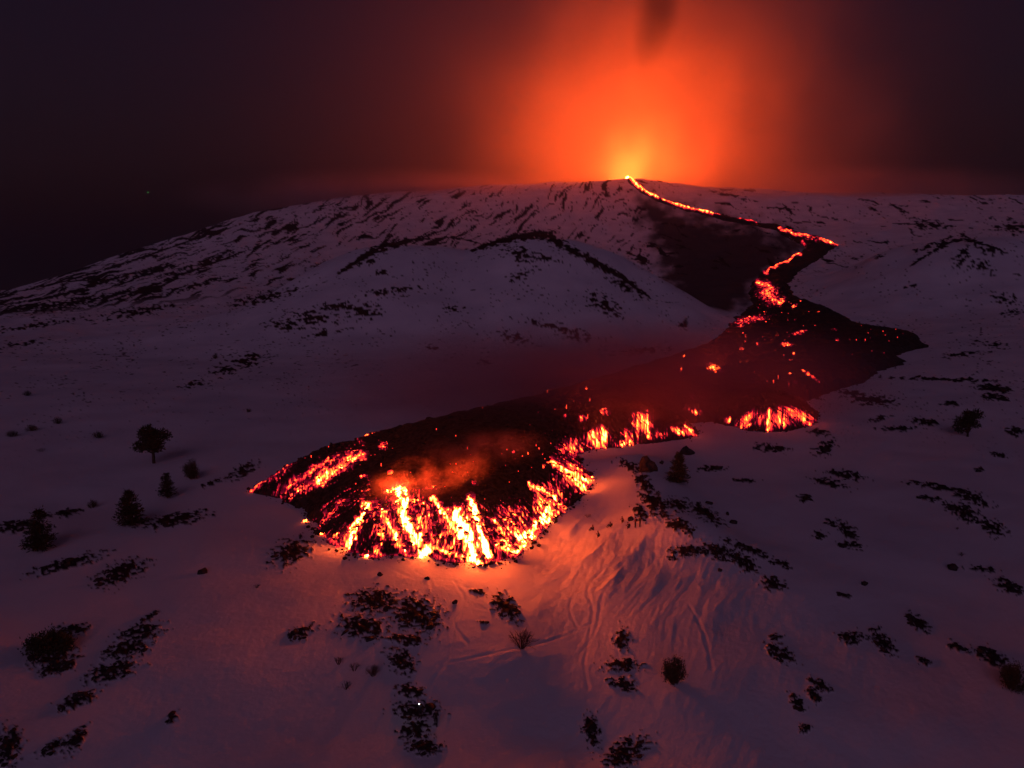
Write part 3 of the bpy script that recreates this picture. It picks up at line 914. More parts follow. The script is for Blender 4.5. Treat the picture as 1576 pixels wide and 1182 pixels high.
lz = lz + np.where(en < -0.9, 0, rel_ * (1 - 0.8 * sstep(0.25, 0.8, core_h)))
near_l = dd < 300
# streaks that follow the fall of the front, and the blocks that break them up
st = fbm(arc / 0.55 + 0.8 * fbm(x / 2.5, y / 2.5, 137, 2), e / 4.2, 133, 4, 0.6)
lx, ly = np.arctan2(x, y) * 330, np.log(dd) * 330 * np.interp(dd, [100, 300, 600], [.36, .3, .5])
blk = fbm(lx / 1.1, ly / 1.1, 141, 3, 0.7)
cells = abs(pn(lx / 0.8, ly / 0.8, 145)) + abs(pn(lx / 0.8 + 9, ly / 0.8 + 5, 147))
tex = np.where(near_l, 0.62 * st + 0.5 * blk, 0.9 * blk)
thr = 0.50 - 0.95 * env
over = tex - thr
heat = np.where(over > 0, 0.30 + 1.25 * over, 0.30 + 3.2 * over) * sstep(0.05, 0.25, env)
heat = np.maximum(heat, core_h * np.clip(0.80 + 1.05 * tex, 0, 1.3) * sstep(0.1, 0.3, core_h))
frag = pn(lx / 0.42, ly / 0.42, 149)
heat = np.maximum(heat, sstep(0.25, 0.6, env + 0.5 * core_h) * (0.20 + 0.16 * blk))
heat = heat * (1 + 0.27 * frag)
heat = heat * np.where(dd > 135, 0.86, 1.0) * np.where(dd > 320, 0.88, 1.0)
heat = heat - 0.30 * sstep(0.22, 0.0, cells) * np.where(core_h > 0.9, 0.3, 1)
heat = np.where(env + core_h < 0.05, 0, heat)
heat = np.where(en < 0.0, 0, heat)
# faint sparks over the crust of the near lobe and the upper field
sp = pn(lx / 0.9, ly / 0.9, 151)
dens = fbm(x / 25, y / 25, 153, 2)
heat = np.maximum(heat, sstep(0.70, 0.80, sp + 0.22 * dens) * 0.62 * sstep(3, 8, e) * (dd < 600))
heat = np.clip(heat, 0, np.where(dd < 150, 1.0, 0.86))

q = np.stack([vi[:-1, :-1], vi[1:, :-1], vi[1:, 1:], vi[:-1, 1:]], -1).reshape(-1, 4)
q = q[(q >= 0).all(1)]
# upward facing
a0, a1, a2 = (np.stack([x, y], 1)[q[:, i]] for i in (0, 1, 2))
crs = (a1[:, 0] - a0[:, 0]) * (a2[:, 1] - a0[:, 1]) - (a1[:, 1] - a0[:, 1]) * (a2[:, 0] - a0[:, 0])
if np.median(crs) < 0:
    q = q[:, ::-1]
emax = e[q].max(1)
q = q[en[q].max(1) > -0.9]
co = np.stack([x, y, lz], 1)
fh = heat[q].max(1)
cxq, cyq, dq = ppx[q].mean(1), ppy[q].mean(1), dd[q].mean(1)

fl = np.argmin(abs(ppx - 700) + abs(ppy - 800))
flow = empty('lava_flow', (float(x[fl]), float(y[fl]), float(z0[fl])))
tag(flow, 'lava flow snaking down the snowy volcano to a glowing front of dark rubble', 'lava flow')
org = np.array(flow.location)


def sub_mesh(name, sel, material):
    qq = q[sel]
    if not len(qq):
        return None
    u, inv = np.unique(qq, return_inverse=True)
    m_ = np_mesh(name, co[u] - org, inv.reshape(qq.shape), False if name != 'crust' else False, {'lava_heat': heat[u]})
    if material is M_molten:
        for mm in (M_glow, M_molten):
            m_.materials.append(mm)
        m_.polygons.foreach_set('material_index', np.digitize(fh[sel], (0.88,)).astype(np.int32))
    else:
        m_.materials.append(material)
    return link(name, m_, flow)


HOTQ = fh > 0.38
sub_mesh('crust', ~HOTQ, M_crust)
# every glowing patch that holds together is a piece of its own; the specks are one mass of embers
lab_v = np.full(len(x), len(x), int)
hq = q[HOTQ]
lab_v[np.unique(hq)] = np.unique(hq)
while True:
    mn = lab_v[hq].min(1)
    new = lab_v.copy()
    for c4 in range(4):
        np.minimum.at(new, hq[:, c4], mn)
    new[new < len(x)] = new[new[new < len(x)]]
    if (new == lab_v).all():
        break
    lab_v = new
comp = np.full(len(q), -1, int)
comp[HOTQ] = lab_v[hq[:, 0]]
cid, cn = np.unique(comp[comp >= 0], return_counts=True)
big = cid[cn >= 45]
big = big[np.argsort(-cn[cn >= 45])][:120]
for c_ in big:
    sub_mesh('molten_lava', comp == c_, M_molten)
rest = HOTQ & ~np.isin(comp, big)
o = sub_mesh('embers', rest, M_molten)
o['kind'] = 'stuff'
# ------------------------------------------------------------------ stone shapes
def ico_points(sub):
    bm = bmesh.new()
    bmesh.ops.create_icosphere(bm, subdivisions=sub, radius=1.0)
    v = np.array([p.co[:] for p in bm.verts])
    f = np.array([[p.index for p in fc.verts] for fc in bm.faces])
    bm.free()
    return v, f


ICO1 = ico_points(1)
ICO2 = ico_points(2)


def rock_verts(seed, ico=ICO1, flat=0.6):
    v, f = ico
    r = np.random.default_rng(seed)
    o = r.random(3) * 50
    n = pn(v[:, 0] * 1.3 + o[0], v[:, 1] * 1.3 + v[:, 2] * 0.9 + o[1], seed % 50) * 0.55 + pn(v[:, 0] * 3 + o[2], v[:, 2] * 3 + v[:, 1], 3 + seed % 40) * 0.25
    w = v * (1 + n)[:, None]
    # a few cleaved faces
    for k in range(4):
        d = r.normal(size=3)
        d /= np.linalg.norm(d)
        s = w @ d
        w = w - np.outer(np.maximum(s - 0.72, 0) * 0.85, d)
    w[:, 2] *= flat
    return w * np.array([1, 0.7 + 0.5 * r.random(), 1])


STONE = []
for k in range(14):
    w = rock_verts(200 + k, ICO1 if k % 2 else ICO2, 0.45 + 0.035 * k)
    m_ = np_mesh('stone', w, (ICO1 if k % 2 else ICO2)[1], False)
    m_.materials.append(M_rock)
    STONE.append(m_)

# clinker blocks lying on the front and the crust (one mass of rubble)
cand = np.where((e > -2.2) & (dd < 290) & (heat < 0.8))[0]
wgt = np.exp(-np.clip(e[cand], 0, 40) / 9) + 0.06 - 0.95 * sstep(0.2, -1.3, e[cand])
wgt = np.maximum(wgt, 0.0)
wgt = wgt * np.where(ppy[cand] > 600, 1, 0.3) * np.where(dd[cand] < 150, 1, 0.8)
pick = rng.choice(cand, 3800, replace=True, p=wgt / wgt.sum())
bv, bf, bh = [], [], []
BL = [rock_verts(400 + k, ICO1, 0.85) for k in range(12)]
n = 0
for k, i in enumerate(pick):
    s = 0.09 + 0.36 * rng.random() ** 3.5
    if e[i] > 14:
        s *= 1.5
    a = rng.random() * 6.28
    w = BL[k % 12] * s
    w = np.stack([w[:, 0] * math.cos(a) - w[:, 1] * math.sin(a), w[:, 0] * math.sin(a) + w[:, 1] * math.cos(a), w[:, 2]], 1)
    jx, jy = rng.normal(0, 0.12, 2)
    bv.append(w + np.array([x[i] + jx, y[i] + jy, max(lz[i], z0[i]) + s * 0.25]) - org)
    bf.append(ICO1[1] + n)
    n += len(w)
    u = rng.random()
    hb = heat[i] * (1.0 if u < 0.45 else (0.75 if u < 0.75 else 0.4))
    hv = hb * (1.0 - 0.35 * (w[:, 2] > 0.25 * s))
    bh.append(np.clip(hv, 0, 0.86))
cand2 = np.where((e > 1.0) & (e < 13) & (dd < 150) & (heat > 0.25) & (heat < 0.9))[0]
for k, i in enumerate(rng.choice(cand2, 300)):
    s = 0.22 + 0.45 * rng.random() ** 2.2
    a = rng.random() * 6.28
    w = BL[k % 12] * s
    w = np.stack([w[:, 0] * math.cos(a) - w[:, 1] * math.sin(a), w[:, 0] * math.sin(a) + w[:, 1] * math.cos(a), w[:, 2] * 0.8], 1)
    bv.append(w + np.array([x[i], y[i], lz[i] + 0.1 * s]) - org)
    bf.append(ICO1[1] + n)
    n += len(w)
    bh.append(np.clip(0.10 + 0.22 * rng.random() + 0.25 * (w[:, 2] < 0) * heat[i], 0, 1))
bh = np.concatenate(bh)
bf = np.concatenate(bf)
m_ = np_mesh('clinker', np.concatenate(bv), bf, False, {'lava_heat': bh})
for mm in (M_glow, M_molten):
    m_.materials.append(mm)
m_.polygons.foreach_set('material_index', np.digitize(bh[bf].max(1), (0.88,)).astype(np.int32))
clk = link('clinker', m_, flow)
clk['kind'] = 'stuff'

# single glowing boulders that rolled out in front
EMBER = [(470, 803, 0.75, .86, 'yellow glowing boulder lying off the left toe of the lava front'), (497, 823, 0.95, .93, 'bright boulder at the lower left corner of the lava front'), (565, 857, 0.8, .92, 'glowing boulder in the snow under the left part of the front'),
         (648, 858, 0.7, .97, 'white-hot boulder at the foot of the left bright stream'), (735, 868, 0.8, .97, 'white-hot boulder at the foot of the right bright stream'), (854, 797, 0.75, .93, 'yellow glowing boulder at the right edge of the lava front'), (483, 776, 0.45, .8, 'small glowing stone between the left flank and the left toe'),
         (476, 769, 0.4, .75, 'smallest ember above the left toe of the lava front'), (911, 735, 0.6, .85, 'glowing stone at the right shoulder of the lava front')]
for k, (px_, py_, s, hv, lab) in enumerate(EMBER):
    s, hv = s * 0.42, hv * 0.88
    ex, ey, _ = hit([px_], [py_])
    w = rock_verts(600 + k, ICO2, 0.85) * s
    hh = np.clip(hv + 0.25 * pn(w[:, 0] * 3 / s, w[:, 1] * 3 / s + w[:, 2] * 2, 7), 0, 1)
    m_ = np_mesh('lava_boulder', w, ICO2[1], False, {'lava_heat': hh})
    m_.materials.append(M_glow)
    o = link('lava_boulder', m_)
    o.location = (float(ex[0]), float(ey[0]), ground(ex[0], ey[0]) + 0.4 * s)
    tag(o, lab, 'boulder', 'glowing boulders around the lava front')

# ------------------------------------------------------------------ rock outcrops in the snow
def place_px(px_, py_):
    X, Y, dd_ = hit([px_], [py_])
    return float(X[0]), float(Y[0]), ground(X[0], Y[0]), float(dd_[0])


for k, (cx, cy_, w, h, sl, ns, lab) in enumerate(OUTCROPS):
    X0, Y0, Z0, D0 = place_px(cx, cy_)
    root = empty('rock_outcrop', (X0, Y0, Z0))
    tag(root, lab, 'rocks', 'dark rock outcrops in the snow')
    r = np.random.default_rng(900 + k)
    ang = r.random(ns) * 6.283
    rad = np.sqrt(r.random(ns)) * 0.92
    pxs = cx + np.cos(ang) * rad * w * 0.5
    pys = cy_ + np.sin(ang) * rad * h * 0.5 + sl * (pxs - cx)
    X, Y, D = hit(pxs, pys)
    Zs = height(X, Y) + fine(X, Y)
    mpp = D0 / F
    area = math.pi * (w / 2) * (h / 2) / ns
    base = math.sqrt(area) * 0.42 * mpp
    for i in range(ns):
        o = link('stone', STONE[int(r.integers(len(STONE)))], root)
        s = base * (0.5 + 0.9 * r.random() ** 1.6)
        s = min(max(s, 0.25), 2.2)
        o.location = (X[i] - X0, Y[i] - Y0, Zs[i] - Z0 + 0.02 * s)
        o.rotation_euler = (r.normal(0, 0.18), r.normal(0, 0.18), r.random() * 6.28)
        hgt = 0.55 + 0.4 * r.random()
        o.scale = (s * (1.0 + 0.5 * r.random()), s * (0.9 + 0.5 * r.random()), min(s * hgt, 0.6))

BOULD = [(995, 724, 1.9, 1.9, 'large dark boulder on top of the rocky crest beside the conifer'), (1056, 698, 1.7, 1.1, 'wide dark boulder on snow just below the glowing middle front'), (1018, 714, .5, .5, 'small dark rock between the large boulder and the conifer'), (312, 882, .75, .45, 'oblong dark stone alone on the violet snow at left'),
         (971, 801, .55, .5, 'small rock on the snow left of the two standing watchers'), (1128, 805, .7, .45, 'knobbly small rock alone on the flat snow right of the ridge'), (1108, 879, .3, .3, 'pebble sized dark rock in the shaded snow under the curved band'), (1120, 793, .3, .4, 'tiny upright rock on the flat snow right of the ridge'),
         (1330, 900, .45, .4, 'lone small rock on empty snow right of the spur'), (585, 886, .45, .35, 'small dark stone on the orange snow under the front'), (657, 891, .4, .3, 'small dark stone in the brightest orange snow'), (700, 928, .4, .3, 'dark stone on orange snow right of the rock field'), (1090, 775, .7, .35, 'flat dark rock on the snow behind the ridge'), (1465, 876, .8, .7, 'dark rock at the right below the dull glow')]
for k, (px_, py_, s, sz, lab) in enumerate(BOULD):
    X0, Y0, Z0, D0 = place_px(px_, py_)
    w = rock_verts(700 + k, ICO2, 1.0) * np.array([s, s * 0.8, sz])
    m_ = np_mesh('boulder', w, ICO2[1], False)
    m_.materials.append(M_rock)
    o = link('boulder', m_)
    o.location = (X0, Y0, Z0 + sz * 0.4)
    tag(o, lab, 'boulder', 'single boulders on the snow')


# ------------------------------------------------------------------ trees and shrubs
class Geo:
    def __init__(self):
        self.v, self.f = [], []

    def tube(self, a, b, ra, rb, n=5):
        a, b = Vector(a), Vector(b)
        d = (b - a)
        if d.length < 1e-6:
            return
        u = d.orthogonal().normalized()
        w = d.normalized().cross(u)
        s = len(self.v)
        for c, r in ((a, ra), (b, rb)):
            for k in range(n):
                t = 6.2832 * k / n
                self.v.append(c + r * (math.cos(t) * u + math.sin(t) * w))
        for k in range(n):
            self.f.append((s + k, s + (k + 1) % n, s + n + (k + 1) % n, s + n + k))

    def blade(self, p, d, ln, wd, rnd):
        d = d.normalized()
        sd_ = d.cross(Vector((rnd.gauss(0, 1), rnd.gauss(0, 1), rnd.gauss(0, 1)))).normalized()
        s = len(self.v)
        self.v += [p - sd_ * wd * 0.5, p + sd_ * wd * 0.5, p + d * ln + sd_ * wd * 0.2, p + d * ln - sd_ * wd * 0.2]
        self.f.append((s, s + 1, s + 2, s + 3))

    def build(self, name, m, parent):
        me_ = bpy.data.meshes.new(name)
        me_.from_pydata([tuple(p) for p in self.v], [], self.f)
        me_.materials.append(m)
        return link(name, me_, parent)


def rv(rnd):
    return Vector((rnd.gauss(0, 1), rnd.gauss(0, 1), rnd.gauss(0, 1)))


def conifer(root, h, w, seed, gaps=0.2):
    rnd = random.Random(seed)
    t, c = Geo(), Geo()
    lean = Vector((rnd.gauss(0, .03), rnd.gauss(0, .03), 1)) * h
    t.tube((0, 0, -0.3), lean * 0.5, 0.035 * h, 0.02 * h, 7)
    t.tube(lean * 0.5, lean * 0.97, 0.02 * h, 0.004 * h, 7)
    lev = int(h * 3.4) + 5
    for i in range(lev):
        f = 0.06 + 0.92 * i / lev
        if rnd.random() < gaps * 0.6 and 0.2 < f < 0.8:
            continue
        prof = (1 - f) ** 0.75 * (0.75 + 0.25 * min(1, f / 0.12))
        nb = rnd.randint(6, 8)
        off = rnd.random() * 6.28
        for j in range(nb):
            if rnd.random() < gaps:
                continue
            a = off + 6.2832 * j / nb + rnd.gauss(0, .2)
            r = w * 0.5 * prof * rnd.uniform(0.65, 1.15) + 0.05 * w
            p0 = lean * f
            tip = p0 + Vector((math.cos(a) * r, math.sin(a) * r, r * rnd.uniform(-0.15, 0.25)))
            t.tube(p0, tip, 0.008 * h * (1 - f) + 0.01, 0.006, 4)
            m_ = max(4, int(r / (w * 0.5) * 11))
            for s in range(m_):
                u = (s + 0.6) / m_
                p = p0.lerp(tip, u)
                for g in range(3):
                    d = (tip - p0).normalized() * 0.9 + rv(rnd) * 0.55 + Vector((0, 0, 0.15))
                    c.blade(p + rv(rnd) * 0.03 * w, d, 0.13 * w * (1.15 - 0.5 * u) * rnd.uniform(.6, 1.2), 0.035 * w, rnd)
    t.build('trunk', M_bark, root)
    c.build('crown', M_needle, root)


def broad(root, h, w, seed, trunk=0.3, n=2600, leaf=None):
    rnd = random.Random(seed)
    t, c = Geo(), Geo()
    th = h * trunk
    t.tube((0, 0, -0.3), (0, 0, th), 0.04 * h, 0.03 * h, 7)
    lobes = []
    nl = 9
    for i in range(nl):
        a = 6.28 * i / nl * 1.7 + rnd.gauss(0, .3)
        r = w * 0.30 * rnd.uniform(0.2, 1.05)
        z = th + (h - th) * rnd.uniform(0.16, 0.78)
        k = 1.0 - 0.45 * abs((z - th) / (h - th) - 0.4)
        p = Vector((math.cos(a) * r * k, math.sin(a) * r * k, z))
        lobes.append((p, w * rnd.uniform(.17, .26)))
        mid = Vector((p.x * 0.4, p.y * 0.4, th * 0.8 + (p.z - th) * 0.5))
        t.tube((0, 0, th * 0.9), mid, 0.022 * h, 0.014 * h, 5)
        t.tube(mid, p, 0.014 * h, 0.005 * h, 5)
    leaf = leaf or 0.055 * w
    for i in range(n):
        p, r = lobes[rnd.randrange(nl)]
        d = rv(rnd).normalized()
        q_ = p + Vector((d.x, d.y, d.z * 0.75)) * r * rnd.random() ** 0.45 * rnd.uniform(.7, 1.12)
        c.blade(q_, d + rv(rnd) * 0.8, leaf * rnd.uniform(.6, 1.4), leaf * 0.6, rnd)
    t.build('trunk', M_bark, root)
    c.build('crown', M_leaf, root)


def bush(root, h, w, seed, n=1700, dens=1.0, material=None, depth=1.0):
    rnd = random.Random(seed)
    t, c = Geo(), Geo()
    for i in range(26):
        a = rnd.random() * 6.28
        r = rnd.random() ** .5 * w * 0.46
        tip = Vector((math.cos(a) * r, math.sin(a) * r * depth, h * (0.95 * math.sqrt(max(0, 1 - (r / (w * .5)) ** 2)) * rnd.uniform(.8, 1.05) + 0.05)))
        mid = Vector((tip.x * 0.72, tip.y * 0.72, tip.z * 0.42))
        t.tube((tip.x * .25, tip.y * .25, -0.15), mid, 0.02 * h + .01, 0.012 * h + .006, 4)
        t.tube(mid, tip, 0.012 * h + .006, 0.006, 4)
        for k in range(int(n / 26)):
            u = rnd.random() ** 0.8
            p = Vector((mid.x, mid.y, mid.z * 0.35)).lerp(tip, u) + rv(rnd) * 0.075 * w
            if p.z < 0.02:
                p.z = abs(p.z)
            c.blade(p, (tip - mid).normalized() + rv(rnd) * 0.8, 0.055 * w * rnd.uniform(.6, 1.3), 0.03 * w, rnd)
    t.build('stem', M_bark, root)
    c.build('foliage', material or M_leaf, root)


def twiggy(root, h, w, seed, n=26):
    rnd = random.Random(seed)
    t, tw = Geo(), Geo()

    def grow(p, d, ln, r, lv, g):
        q_ = p + d * ln
        g.tube(p, q_, r, r * 0.6, 4)
        if lv == 0:
            return
        for k in range(3):
            nd = (d + rv(rnd) * 0.42).normalized()
            grow(q_ if k else p.lerp(q_, .7), nd, ln * rnd.uniform(.55, .8), r * 0.6, lv - 1, tw)
    for i in range(n):
        a = rnd.random() * 6.28
        sp_ = rnd.random() ** 0.6 * 1.0
        d = Vector((math.cos(a) * sp_ * w / h * .6, math.sin(a) * sp_ * w / h * .6, 1)).normalized()
        grow(Vector((math.cos(a) * 0.05 * w, math.sin(a) * .05 * w, -0.1)), d, h * 0.42, 0.012 * h + 0.006, 2, t)
    t.build('stem', M_twig, root)
    tw.build('twigs', M_twig, root)


PLANTS = [  # kind, base x, y, height px, width px, label
    ('broad', 237, 713, 56, 52, 'round-crowned tree with a bare trunk on the dark left slope', 'tree'),
    ('bush', 295, 736, 33, 36, 'dense round young tree uphill between conifer and lava tip', 'tree'),
    ('conifer', 258, 766, 34, 30, 'slim ragged conifer below the round-crowned tree', 'tree'),
    ('conifer', 203, 808, 46, 46, 'ragged conifer with spread separate branches above the low rock ledge', 'tree'),
    ('conifer', 62, 846, 50, 46, 'dark conifer near the left edge', 'tree'),
    ('conifer', 1042, 743, 44, 40, 'single well shaped conifer on the snow behind the rocky crest', 'tree'),
    ('pine', 1489, 672, 38, 38, 'round bushy pine on the snow at far right', 'tree'),
    ('bush', 142, 781, 13, 20, 'small shrub between the dark conifer and the ragged conifer', 'shrub'),
    ('bush', 1037, 1051, 46, 52, 'big round leafy shrub on the snow at lower centre right', 'shrub'),
    ('twig', 803, 997, 36, 50, 'reddish bare spiky shrub below the bright snow gully', 'shrub'),
    ('mat', 75, 1000, 26, 84, 'large low shrub on the dark snow at lower left', 'shrub'),
    ('bush', 1557, 1060, 36, 50, 'dark round bush at the right edge by the curved outcrop', 'shrub'),
    ('bush', 42, 609, 9, 14, 'topmost small round shrub on the left slope', 'shrub'),
    ('bush', 89, 652, 12, 17, 'dark round shrub right of a row of three on the left slope', 'shrub'),
    ('bush', 48, 663, 10, 20, 'middle shrub of the row of three on the left slope', 'shrub'),
    ('bush', 19, 672, 10, 20, 'left shrub of the row of three by the left edge', 'shrub'),
    ('bush', 151, 674, 11, 22, 'dark oblong shrub left of the round-crowned tree', 'shrub'),
    ('twig', 64, 695, 9, 18, 'thin see-through shrub under the row of three', 'shrub'),
    ('bush', 1055, 503, 18, 15, 'little dark tree at the far rim of the lava field', 'tree'),
    ('twig', 521, 1023, 16, 14, 'leftmost of three thin bare shrubs under the rock field', 'shrub'),
    ('twig', 545, 1033, 16, 20, 'middle of three thin bare shrubs under the rock field', 'shrub'),
    ('twig', 574, 1040, 20, 30, 'largest of three thin bare shrubs under the rock field', 'shrub'),
    ('twig', 532, 1061, 16, 17, 'lone bare shrub below the three thin ones', 'shrub'),
    ('twig', 905, 797, 10, 14, 'tiny bare shrub on lit snow left of the watching people', 'shrub'),
    ('conifer', 1013, 768, 13, 9, 'tiny sapling sticking up from the rocky crest', 'tree'),
    ('bush', 382, 634, 7, 12, 'small shrub alone on the slope above the lava tip', 'shrub'),
    ('bush', 331, 552, 12, 12, 'little dark tree on the far left hillside', 'tree'),
    ('bush', 1238, 770, 10, 14, 'dark cushion shrub beside the compact rock lump', 'shrub'),
    ('twig', 1480, 856, 9, 8, 'thin upright shrub in the dull orange glow at right', 'shrub'),
    ('twig', 1473, 815, 6, 5, 'tiny shrub just under the dark crag at right', 'shrub'),
    ('twig', 395, 905, 9, 12, 'faint bare shrub on the open violet snow at left', 'shrub'),
]
for k, (kind, px_, py_, hp, wp, lab, cat) in enumerate(PLANTS):
    X0, Y0, Z0, D0 = place_px(px_, py_)
    sl_ = math.sqrt(D0 ** 2 + (CAM_Z - Z0) ** 2)
    hh, ww = hp * sl_ / F / max(0.75, D0 / sl_), wp * sl_ / F
    if kind in ('bush', 'mat', 'twig'):
        hh *= 0.85
        ww *= 0.68 if kind != 'twig' else 0.9
        hh *= 0.7 if kind == 'mat' else 0.92
    nm = {'broad': 'leafy_tree', 'conifer': 'conifer_tree', 'pine': 'pine_tree', 'twig': 'bare_shrub'}.get(kind, 'young_tree' if cat == 'tree' else 'shrub')
    root = empty(nm, (X0, Y0, Z0), random.random() * (0 if kind == 'mat' else 6.28))
    tag(root, lab, cat)
    if kind == 'broad':
        broad(root, hh, ww, 30 + k, 0.27, 3400)
    elif kind == 'pine':
        broad(root, hh, ww, 30 + k, 0.12, 2600)
    elif kind == 'conifer':
        conifer(root, hh, ww * 0.88, 30 + k, 0.26 if px_ > 900 else 0.36)
    elif kind == 'bush':
        bush(root, hh, ww, 30 + k, 2600 if wp > 30 else 900)
    elif kind == 'mat':
        bush(root, hh, ww, 30 + k, 3000, depth=0.7)
    else:
        twiggy(root, hh, ww, 30 + k, 26 if wp > 25 else 12)


# ------------------------------------------------------------------ people
def person(loc, rz, pose, lab, jacket, seed, lamp=False, pack=True, group=None):
    V, E, Rr = [], [], []

    def j(p, r, par=None):
        V.append(p)
        Rr.append(r)
        if par is not None:
            E.append((par, len(V) - 1))
        return len(V) - 1
    if pose == 'stand':
        pel, wa, ch, nk, hd = (0, 0, .95), (0, .01, 1.10), (0, .0, 1.34), (0, .01, 1.50), (0, .03, 1.64)
        kn = [(-.10, .03, .50), (.12, .05, .50)]
        an = [(-.12, -.02, .09), (.15, .02, .09)]
        el = [(-.27, -.02, 1.15), (.27, .0, 1.15)]
        wr = [(-.24, .12, .93), (.22, .20, 1.05)]
    elif pose == 'walk':
        pel, wa, ch, nk, hd = (0, 0, .93), (0, .03, 1.08), (0, .06, 1.32), (0, .09, 1.47), (0, .12, 1.61)
        kn = [(-.10, .20, .52), (.10, -.02, .48)]
        an = [(-.12, .24, .09), (.12, -.30, .12)]
        el = [(-.26, -.10, 1.12), (.26, .14, 1.12)]
        wr = [(-.24, .02, .90), (.22, .32, .98)]
    elif pose == 'sit':
        pel, wa, ch, nk, hd = (0, 0, .14), (0, -.02, .30), (0, .02, .54), (0, .06, .69), (0, .10, .83)
        kn = [(-.16, .36, .46), (.17, .38, .44)]
        an = [(-.15, .62, .09), (.18, .66, .09)]
        el = [(-.27, .16, .40), (.27, .16, .40)]
        wr = [(-.17, .36, .50), (.16, .38, .50)]
    else:
        pel, wa, ch, nk, hd = (0, -.05, .36), (0, .0, .50), (0, .10, .72), (0, .16, .86), (0, .21, .99)
        kn = [(-.15, .34, .50), (.16, .25, .16)]
        an = [(-.14, .24, .09), (.15, -.10, .10)]
        el = [(-.25, .26, .60), (.25, .26, .58)]
        wr = [(-.16, .42, .60), (.15, .44, .60)]
    ip = j(pel, .150)
    iw = j(wa, .150, ip)
    ic = j(ch, .175, iw)
    ink = j(nk, .065, ic)
    ih = j(hd, .105, ink)
    j((hd[0], hd[1] + .015, hd[2] + .10), .075, ih)
    j((hd[0], hd[1] + .115, hd[2] - .005), .018, ih)
    for s in (0, 1):
        sg = -1 if s == 0 else 1
        hp_ = j((sg * .10, pel[1] + .01, pel[2] - .04), .105, ip)
        k_ = j(kn[s], .072, hp_)
        a_ = j(an[s], .052, k_)
        j((an[s][0] + sg * .02, an[s][1] + .17, max(0.045, an[s][2] - .045)), .042, a_)
        sh_ = j((sg * .18, ch[1], ch[2] + .08), .080, ic)
        e_ = j(el[s], .055, sh_)
        w_ = j(wr[s], .038, e_)
        d_ = Vector(wr[s]) - Vector(el[s])
        d_.normalize()
        palm = Vector(wr[s]) + d_ * .07
        p_ = j(tuple(palm), .034, w_)
        side = d_.cross(Vector((0, 0.3, 1))).normalized()
        for fi in range(4):
            q_ = palm + side * (fi - 1.5) * .021
            f1 = j(tuple(q_ + d_ * .05), .010, p_)
            j(tuple(q_ + d_ * (.075 + .008 * (1.5 - abs(fi - 1.5))) + Vector((0, 0, -.02))), .008, f1)
        th = j(tuple(palm - side * .045 * sg + d_ * .01), .011, p_)
        j(tuple(palm - side * .06 * sg + d_ * .04), .009, th)
    me_ = bpy.data.meshes.new('body')
    me_.from_pydata(V, E, [])
    tmp = bpy.data.objects.new('body', me_)
    col.objects.link(tmp)
    md = tmp.modifiers.new('skin', 'SKIN')
    for i, r in enumerate(Rr):
        me_.skin_vertices[0].data[i].radius = (r, r * (0.74 if i in (ip, iw, ic) else 1))
    me_.skin_vertices[0].data[ip].use_root = True
    sb = tmp.modifiers.new('sub', 'SUBSURF')
    sb.levels = sb.render_levels = 1
    dg = bpy.context.evaluated_depsgraph_get()
    mesh = bpy.data.meshes.new_from_object(tmp.evaluated_get(dg))
    bpy.data.objects.remove(tmp)
    for m_ in (jacket, M_trouser, M_skin):
        mesh.materials.append(m_)
    for p in mesh.polygons:
        p.use_smooth = True
        c = p.center
        leg = c.z < pel[2] + .02 and pose in ('stand', 'walk') or pose in ('sit', 'crouch') and (c.y > .2 and c.z < wr[0][2] - .02 or c.z < .2)
        p.material_index = 2 if c.z > nk[2] + .02 else (1 if leg else 0)
    root = empty('person', loc, rz)
    tag(root, lab, 'person', group)
    mesh.name = 'body'
    link('body', mesh, root)
    # hat: dome with a rim
    bm = bmesh.new()
    bmesh.ops.create_uvsphere(bm, u_segments=14, v_segments=8, radius=.118)
    bmesh.ops.delete(bm, geom=[v for v in bm.verts if v.co.z < -0.02], context='VERTS')
    rim = [e_ for e_ in bm.edges if e_.is_boundary]
    ex = bmesh.ops.extrude_edge_only(bm, edges=rim)
    for v in [g_ for g_ in ex['geom'] if isinstance(g_, bmesh.types.BMVert)]:
        v.co.x *= 1.08
        v.co.y *= 1.08
        v.co.z -= .03
    hm = bpy.data.meshes.new('hat')
    bm.to_mesh(hm)
    bm.free()
    hm.materials.append(M_trouser)
    ht = link('hat', hm, root)
    ht.location = (hd[0], hd[1] - .005, hd[2] + .055)
    if pack:
        bm = bmesh.new()
        bmesh.ops.create_cube(bm, size=1)
        for v in bm.verts:
            v.co.x *= .30 * (0.85 if v.co.z > 0 else 1)
            v.co.y *= .17
            v.co.z *= .46
        bmesh.ops.bevel(bm, geom=bm.edges[:], offset=.05, segments=2, affect='EDGES')
        pm = bpy.data.meshes.new('rucksack')
        bm.to_mesh(pm)
        bm.free()
        pm.materials.append(M_pack)
        po = link('rucksack', pm, root)
        po.location = (0, ch[1] - .22, ch[2] - .06)
    if lamp:
        bm = bmesh.new()
        bmesh.ops.create_cone(bm, cap_ends=True, segments=12, radius1=.055, radius2=.04, depth=.05)
        bmesh.ops.rotate(bm, verts=bm.verts, cent=(0, 0, 0), matrix=Matrix.Rotation(R(90), 3, 'X'))
        lm = bpy.data.meshes.new('headlamp')
        bm.to_mesh(lm)
        bm.free()
        lm.materials.append(M_head)
        lo_ = link('headlamp', lm, root)
        lo_.location = (hd[0], hd[1] + .13, hd[2] + .06)
    return root


def facing(X, Y, tx, ty):
    return math.atan2(ty - Y, tx - X) - R(90)


